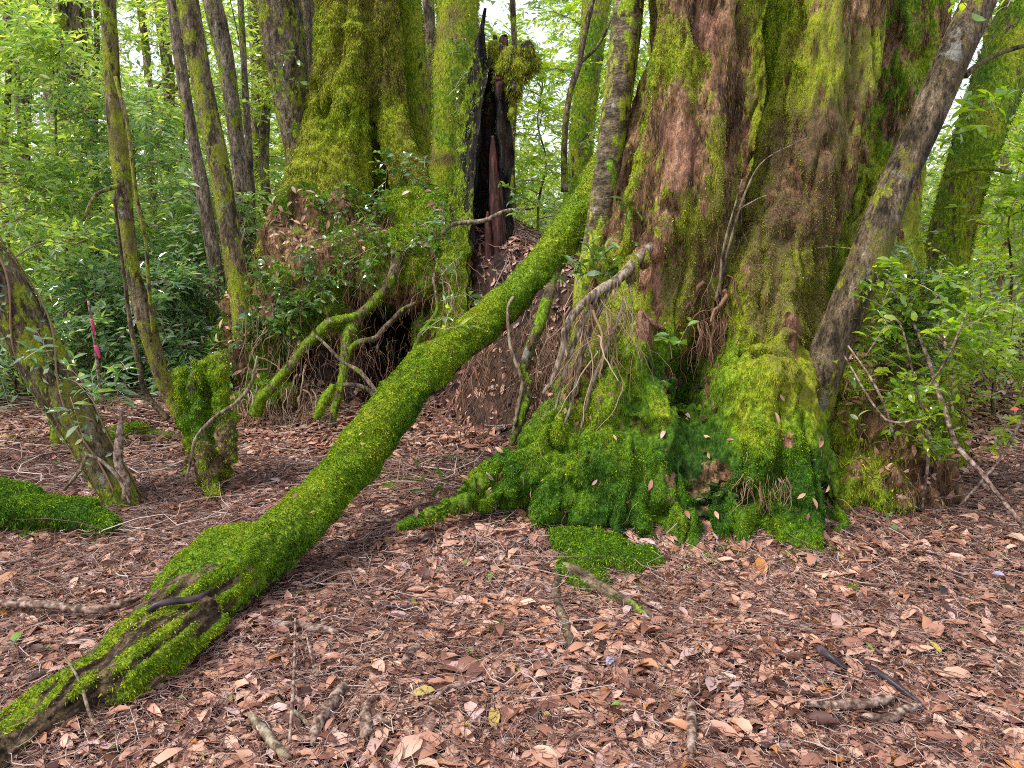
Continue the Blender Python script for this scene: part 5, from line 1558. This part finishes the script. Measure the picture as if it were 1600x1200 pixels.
# shrub right of the giant tree -----------------------------------------
rs = []
for _ in range(44):
    a = 1380 + 210 * rng.random()
    b = 440 + 300 * rng.random()
    rs.append((a, b, 3.7 + 0.5 * rng.random(), a + rng.normal() * 45, b - 20 - 60 * rng.random(), 3.5 + 0.6 * rng.random()))
t = plant("leafy_shrub", "twiggy shrub with shiny yellow green leaves right of the giant tree", rs, "leaf_yellow", 0.052, 0.42, 10, cat="shrub", extra=230)
for kk in ([(1425, 500, 3.9, 3.5), (1450, 560, 3.75, 5), (1475, 640, 3.65, 6), (1495, 695, 3.55, 6.5), (1530, 735, 3.45, 6.5), (1565, 780, 3.35, 6), (1610, 835, 3.25, 6)], [(1440, 800, 3.8, 3), (1450, 700, 3.7, 4), (1430, 600, 3.6, 3), (1400, 500, 3.6, 2), (1350, 560, 3.7, 2)],
           [(1450, 605, 3.6, 3), (1480, 560, 3.5, 3), (1510, 490, 3.45, 2)], [(1500, 790, 3.7, 3), (1560, 720, 3.8, 4), (1600, 650, 3.8, 4)], [(1310, 540, 3.8, 2), (1370, 640, 3.6, 3), (1400, 660, 3.55, 3), (1440, 655, 3.5, 2)], [(1325, 540, 3.75, 2), (1360, 590, 3.65, 3), (1385, 640, 3.6, 3), (1395, 680, 3.6, 3)]):
    kk = [(a, b, c, d * 0.62) for a, b, c, d in kk]
    Vt, Qt, Tt, _ = displaced_tube(kk, 8, 0.02, 0.3, 30, 5)
    mk("branch", Vt, [Qt, Tt], M["stick"], t)
plant("leafy_shrub", "small leaved ivy like shrub covering the bank beside the leaning trunk", [(1330 + 150 * rng.random(), 380 + 260 * rng.random(), 4.1, 1350 + 140 * rng.random(), 370 + 250 * rng.random(), 4.0) for _ in range(14)], "leaf_near", 0.04, 0.42, 9, cat="shrub", extra=190, tone=(0.2, 1))

# bank right of the giant tree: root mass -------------------------------
bk = []
for b in [(1330, 600, 4.25, 50), (1380, 620, 4.2, 60), (1430, 650, 4.2, 60), (1340, 680, 4.05, 55), (1400, 710, 4.0, 58), (1450, 730, 4.0, 42), (1330, 750, 3.85, 46), (1390, 770, 3.8, 42), (1440, 780, 3.85, 36), (1300, 780, 3.8, 30), (1470, 690, 4.2, 40), (1420, 560, 4.4, 50), (1360, 540, 4.5, 50), (1480, 770, 3.95, 22)]:
    bk.append(blob(*b, 1.1, 0.8, 1.0))
V, Q = vox(bk, 0.014, 4)
N = vnormals(V, Q)
V = V + N * (0.10 * fbm(V * 6, 4, 181) + 0.03 * fbm(V * 22, 2, 182))[:, None]
N = vnormals(V, Q)
mm = np.clip(0.35 + 1.4 * fbm(V * 3.6, 3, 183), 0, 1)
hb = 0.5 + 0.4 * fbm(V * 3, 3, 184)
rb = thing("root_bank", "brown rooty bank with moss streaks at the right foot of the giant tree", "roots", (2.0, 3.9, 0.1))
caught(V, Q, N, 300, np.clip(1.1 - mm, 0.1, 1), 0.05)
mk("root_mass", V, [Q], M["bark_big"], rb, {"moss": mm, "hue": hb, "red": np.zeros(len(V))})
GB = Grid(V, 0.04)
moss_part("moss", rb, M["moss"], V, Q, N, 20000, mm, 0.02, 0.0025, lambda X: hb[GB(X)], droop=0.7)
P_, N_, _ = surf_sample(V, Q, N, 420, np.clip(1 - mm, 0.15, 1))
Vr, Fr, Ar = rootlets(P_ + N_ * 0.01, N_ * 0.5 + rng.normal(size=P_.shape) * 0.4 + [0, 0, -0.5], 0.22 * (0.4 + rng.random(len(P_))), 0.0018, 7, 0.35, 0.35)
tag(mk("hanging_roots", Vr, Fr, M["rootlet"], rb, {"rnd": np.clip(Ar * 0.7, 0, 1)}), kind="stuff")
P_, N_, _ = surf_sample(BIGV, BIGQ, BIGN, 60, np.clip(low * 1.0, 0, 1))
Vr, Fr, Ar = rootlets(P_ + N_ * 0.012, N_ * 0.3 + rng.normal(size=P_.shape) * 0.5 + [0, 0, -0.5], 0.14 * (0.4 + rng.random(len(P_))), 0.0013, 7, 0.35, 0.3)
tag(mk("fine_roots", Vr, Fr, M["rootlet"], bt, {"rnd": Ar}), kind="stuff")

# pink marker ribbons and odd red leaves
def ribbon(label, kk, w_):
    P, R = path(*keys(kk), 0.01)
    V = []
    for i, p in enumerate(P):
        a = 0.5 + i * 0.12
        s = np.array([math.cos(a), math.sin(a) * 0.6, 0]) * w_
        n_ = np.array([-math.sin(a), math.cos(a), 0]) * 0.0006
        V += [p - s - n_, p + s - n_, p + s + n_, p - s + n_]
    V = np.array(V)
    Q = []
    for i in range(len(P) - 1):
        b = i * 4
        for j in range(4):
            j2 = (j + 1) % 4
            Q.append([b + j, b + j2, b + 4 + j2, b + 4 + j])
    Q += [[0, 3, 2, 1], [len(V) - 4, len(V) - 3, len(V) - 2, len(V) - 1]]
    o = mk("marker_ribbon", V, [np.array(Q)], M["pink"], None, origin=P[0])
    tag(o, label, "ribbon", "pink marker ribbons")


ribbon("pink marker ribbon, the upper of two hanging behind the ivy clad trunk", [(143, 498, 5.0, 3), (146, 512, 5.0, 3), (150, 530, 5.0, 3)], 0.010)
ribbon("pink marker ribbon, the lower brighter one behind the ivy clad trunk", [(149, 540, 5.0, 3), (153, 550, 5.0, 3), (156, 560, 5.0, 3)], 0.014)
air_stick("ribbon_twig", "thin upright stem carrying the pink ribbons", [(138, 470, 5.02, 2), (146, 520, 5.02, 2), (152, 570, 5.02, 2.5), (160, 640, 5.0, 3)], "stick", "twig")
for (a, b, lab) in [(1437, 636, "red leaf hanging in the twiggy shrub right of the giant tree"), (1578, 640, "red leaf at the right edge beyond the twiggy shrub")]:
    c = at(a, b, 3.7)
    Vl, Fl, k = leaves(c[None], np.array([[1.0, 0, 0.1]]), np.array([[0, -0.7, 0.7]]), 0.045, 0.022, 0.1, 0.1, 2)
    o = mk("red_leaf", Vl, Fl, M["red_leaf"], None, origin=c)
    tag(o, lab, "leaf", "red leaves")

GB_P = []
for (a_, b_, sx_, sy_, n_) in [(950, 870, 55, 28, 6000), (900, 905, 30, 14, 1800), (1080, 872, 70, 12, 3000), (1250, 868, 50, 12, 2600), (720, 806, 60, 9, 2600), (820, 812, 40, 10, 1800), (90, 835, 70, 12, 2600), (40, 690, 60, 8, 1500), (200, 690, 60, 8, 1800), (610, 762, 40, 10, 2000), (330, 775, 30, 8, 900), (1400, 815, 60, 10, 1800), (300, 900, 40, 14, 1200), (1530, 880, 40, 30, 500)]:
    c = gnd(a_, b_)
    k1 = math.hypot(c[1], 1.6) / FPX
    x = c[0] + rng.normal(size=n_) * sx_ * k1 * 0.6
    y = c[1] + rng.normal(size=n_) * sy_ * k1 * 1.6
    keep = fbm(np.stack([x * 14, y * 14, 0 * x], -1), 2, 55) > 0.02
    x, y = x[keep], y[keep]
    GB_P.append(np.stack([x, y, H(x, y) + 0.012 + 0.022 * rng.random(len(x))], -1))
GB_P = np.vstack(GB_P)
n = len(GB_P)
BV, BQ = blades(GB_P, np.tile([0, 0, 1.0], (n, 1)), 0.013 * (0.5 + rng.random(n)), 0.0024 * np.ones(n), 0.1, 0.9, 0.7)
o = mk("ground_moss", BV, [BQ], M["moss"], None, {"hue": np.repeat(np.clip(0.42 + 0.12 * rng.normal(size=n), 0, 1), 4), "rnd": np.repeat(rng.random(n), 4)}, smooth=False)
tag(o, "scattered green moss growing through the litter round the tree feet", "moss", kind="stuff")
V, F, A = join(LIT)
o = mk("leaf_litter", V, F, M["litter"], attrs={"rnd": A})
tag(o, "carpet of fallen pinkish brown laurel leaves over the forest floor", "leaf litter", kind="stuff")
for o in S.objects:
    if "_o" in o:
        del o["_o"]
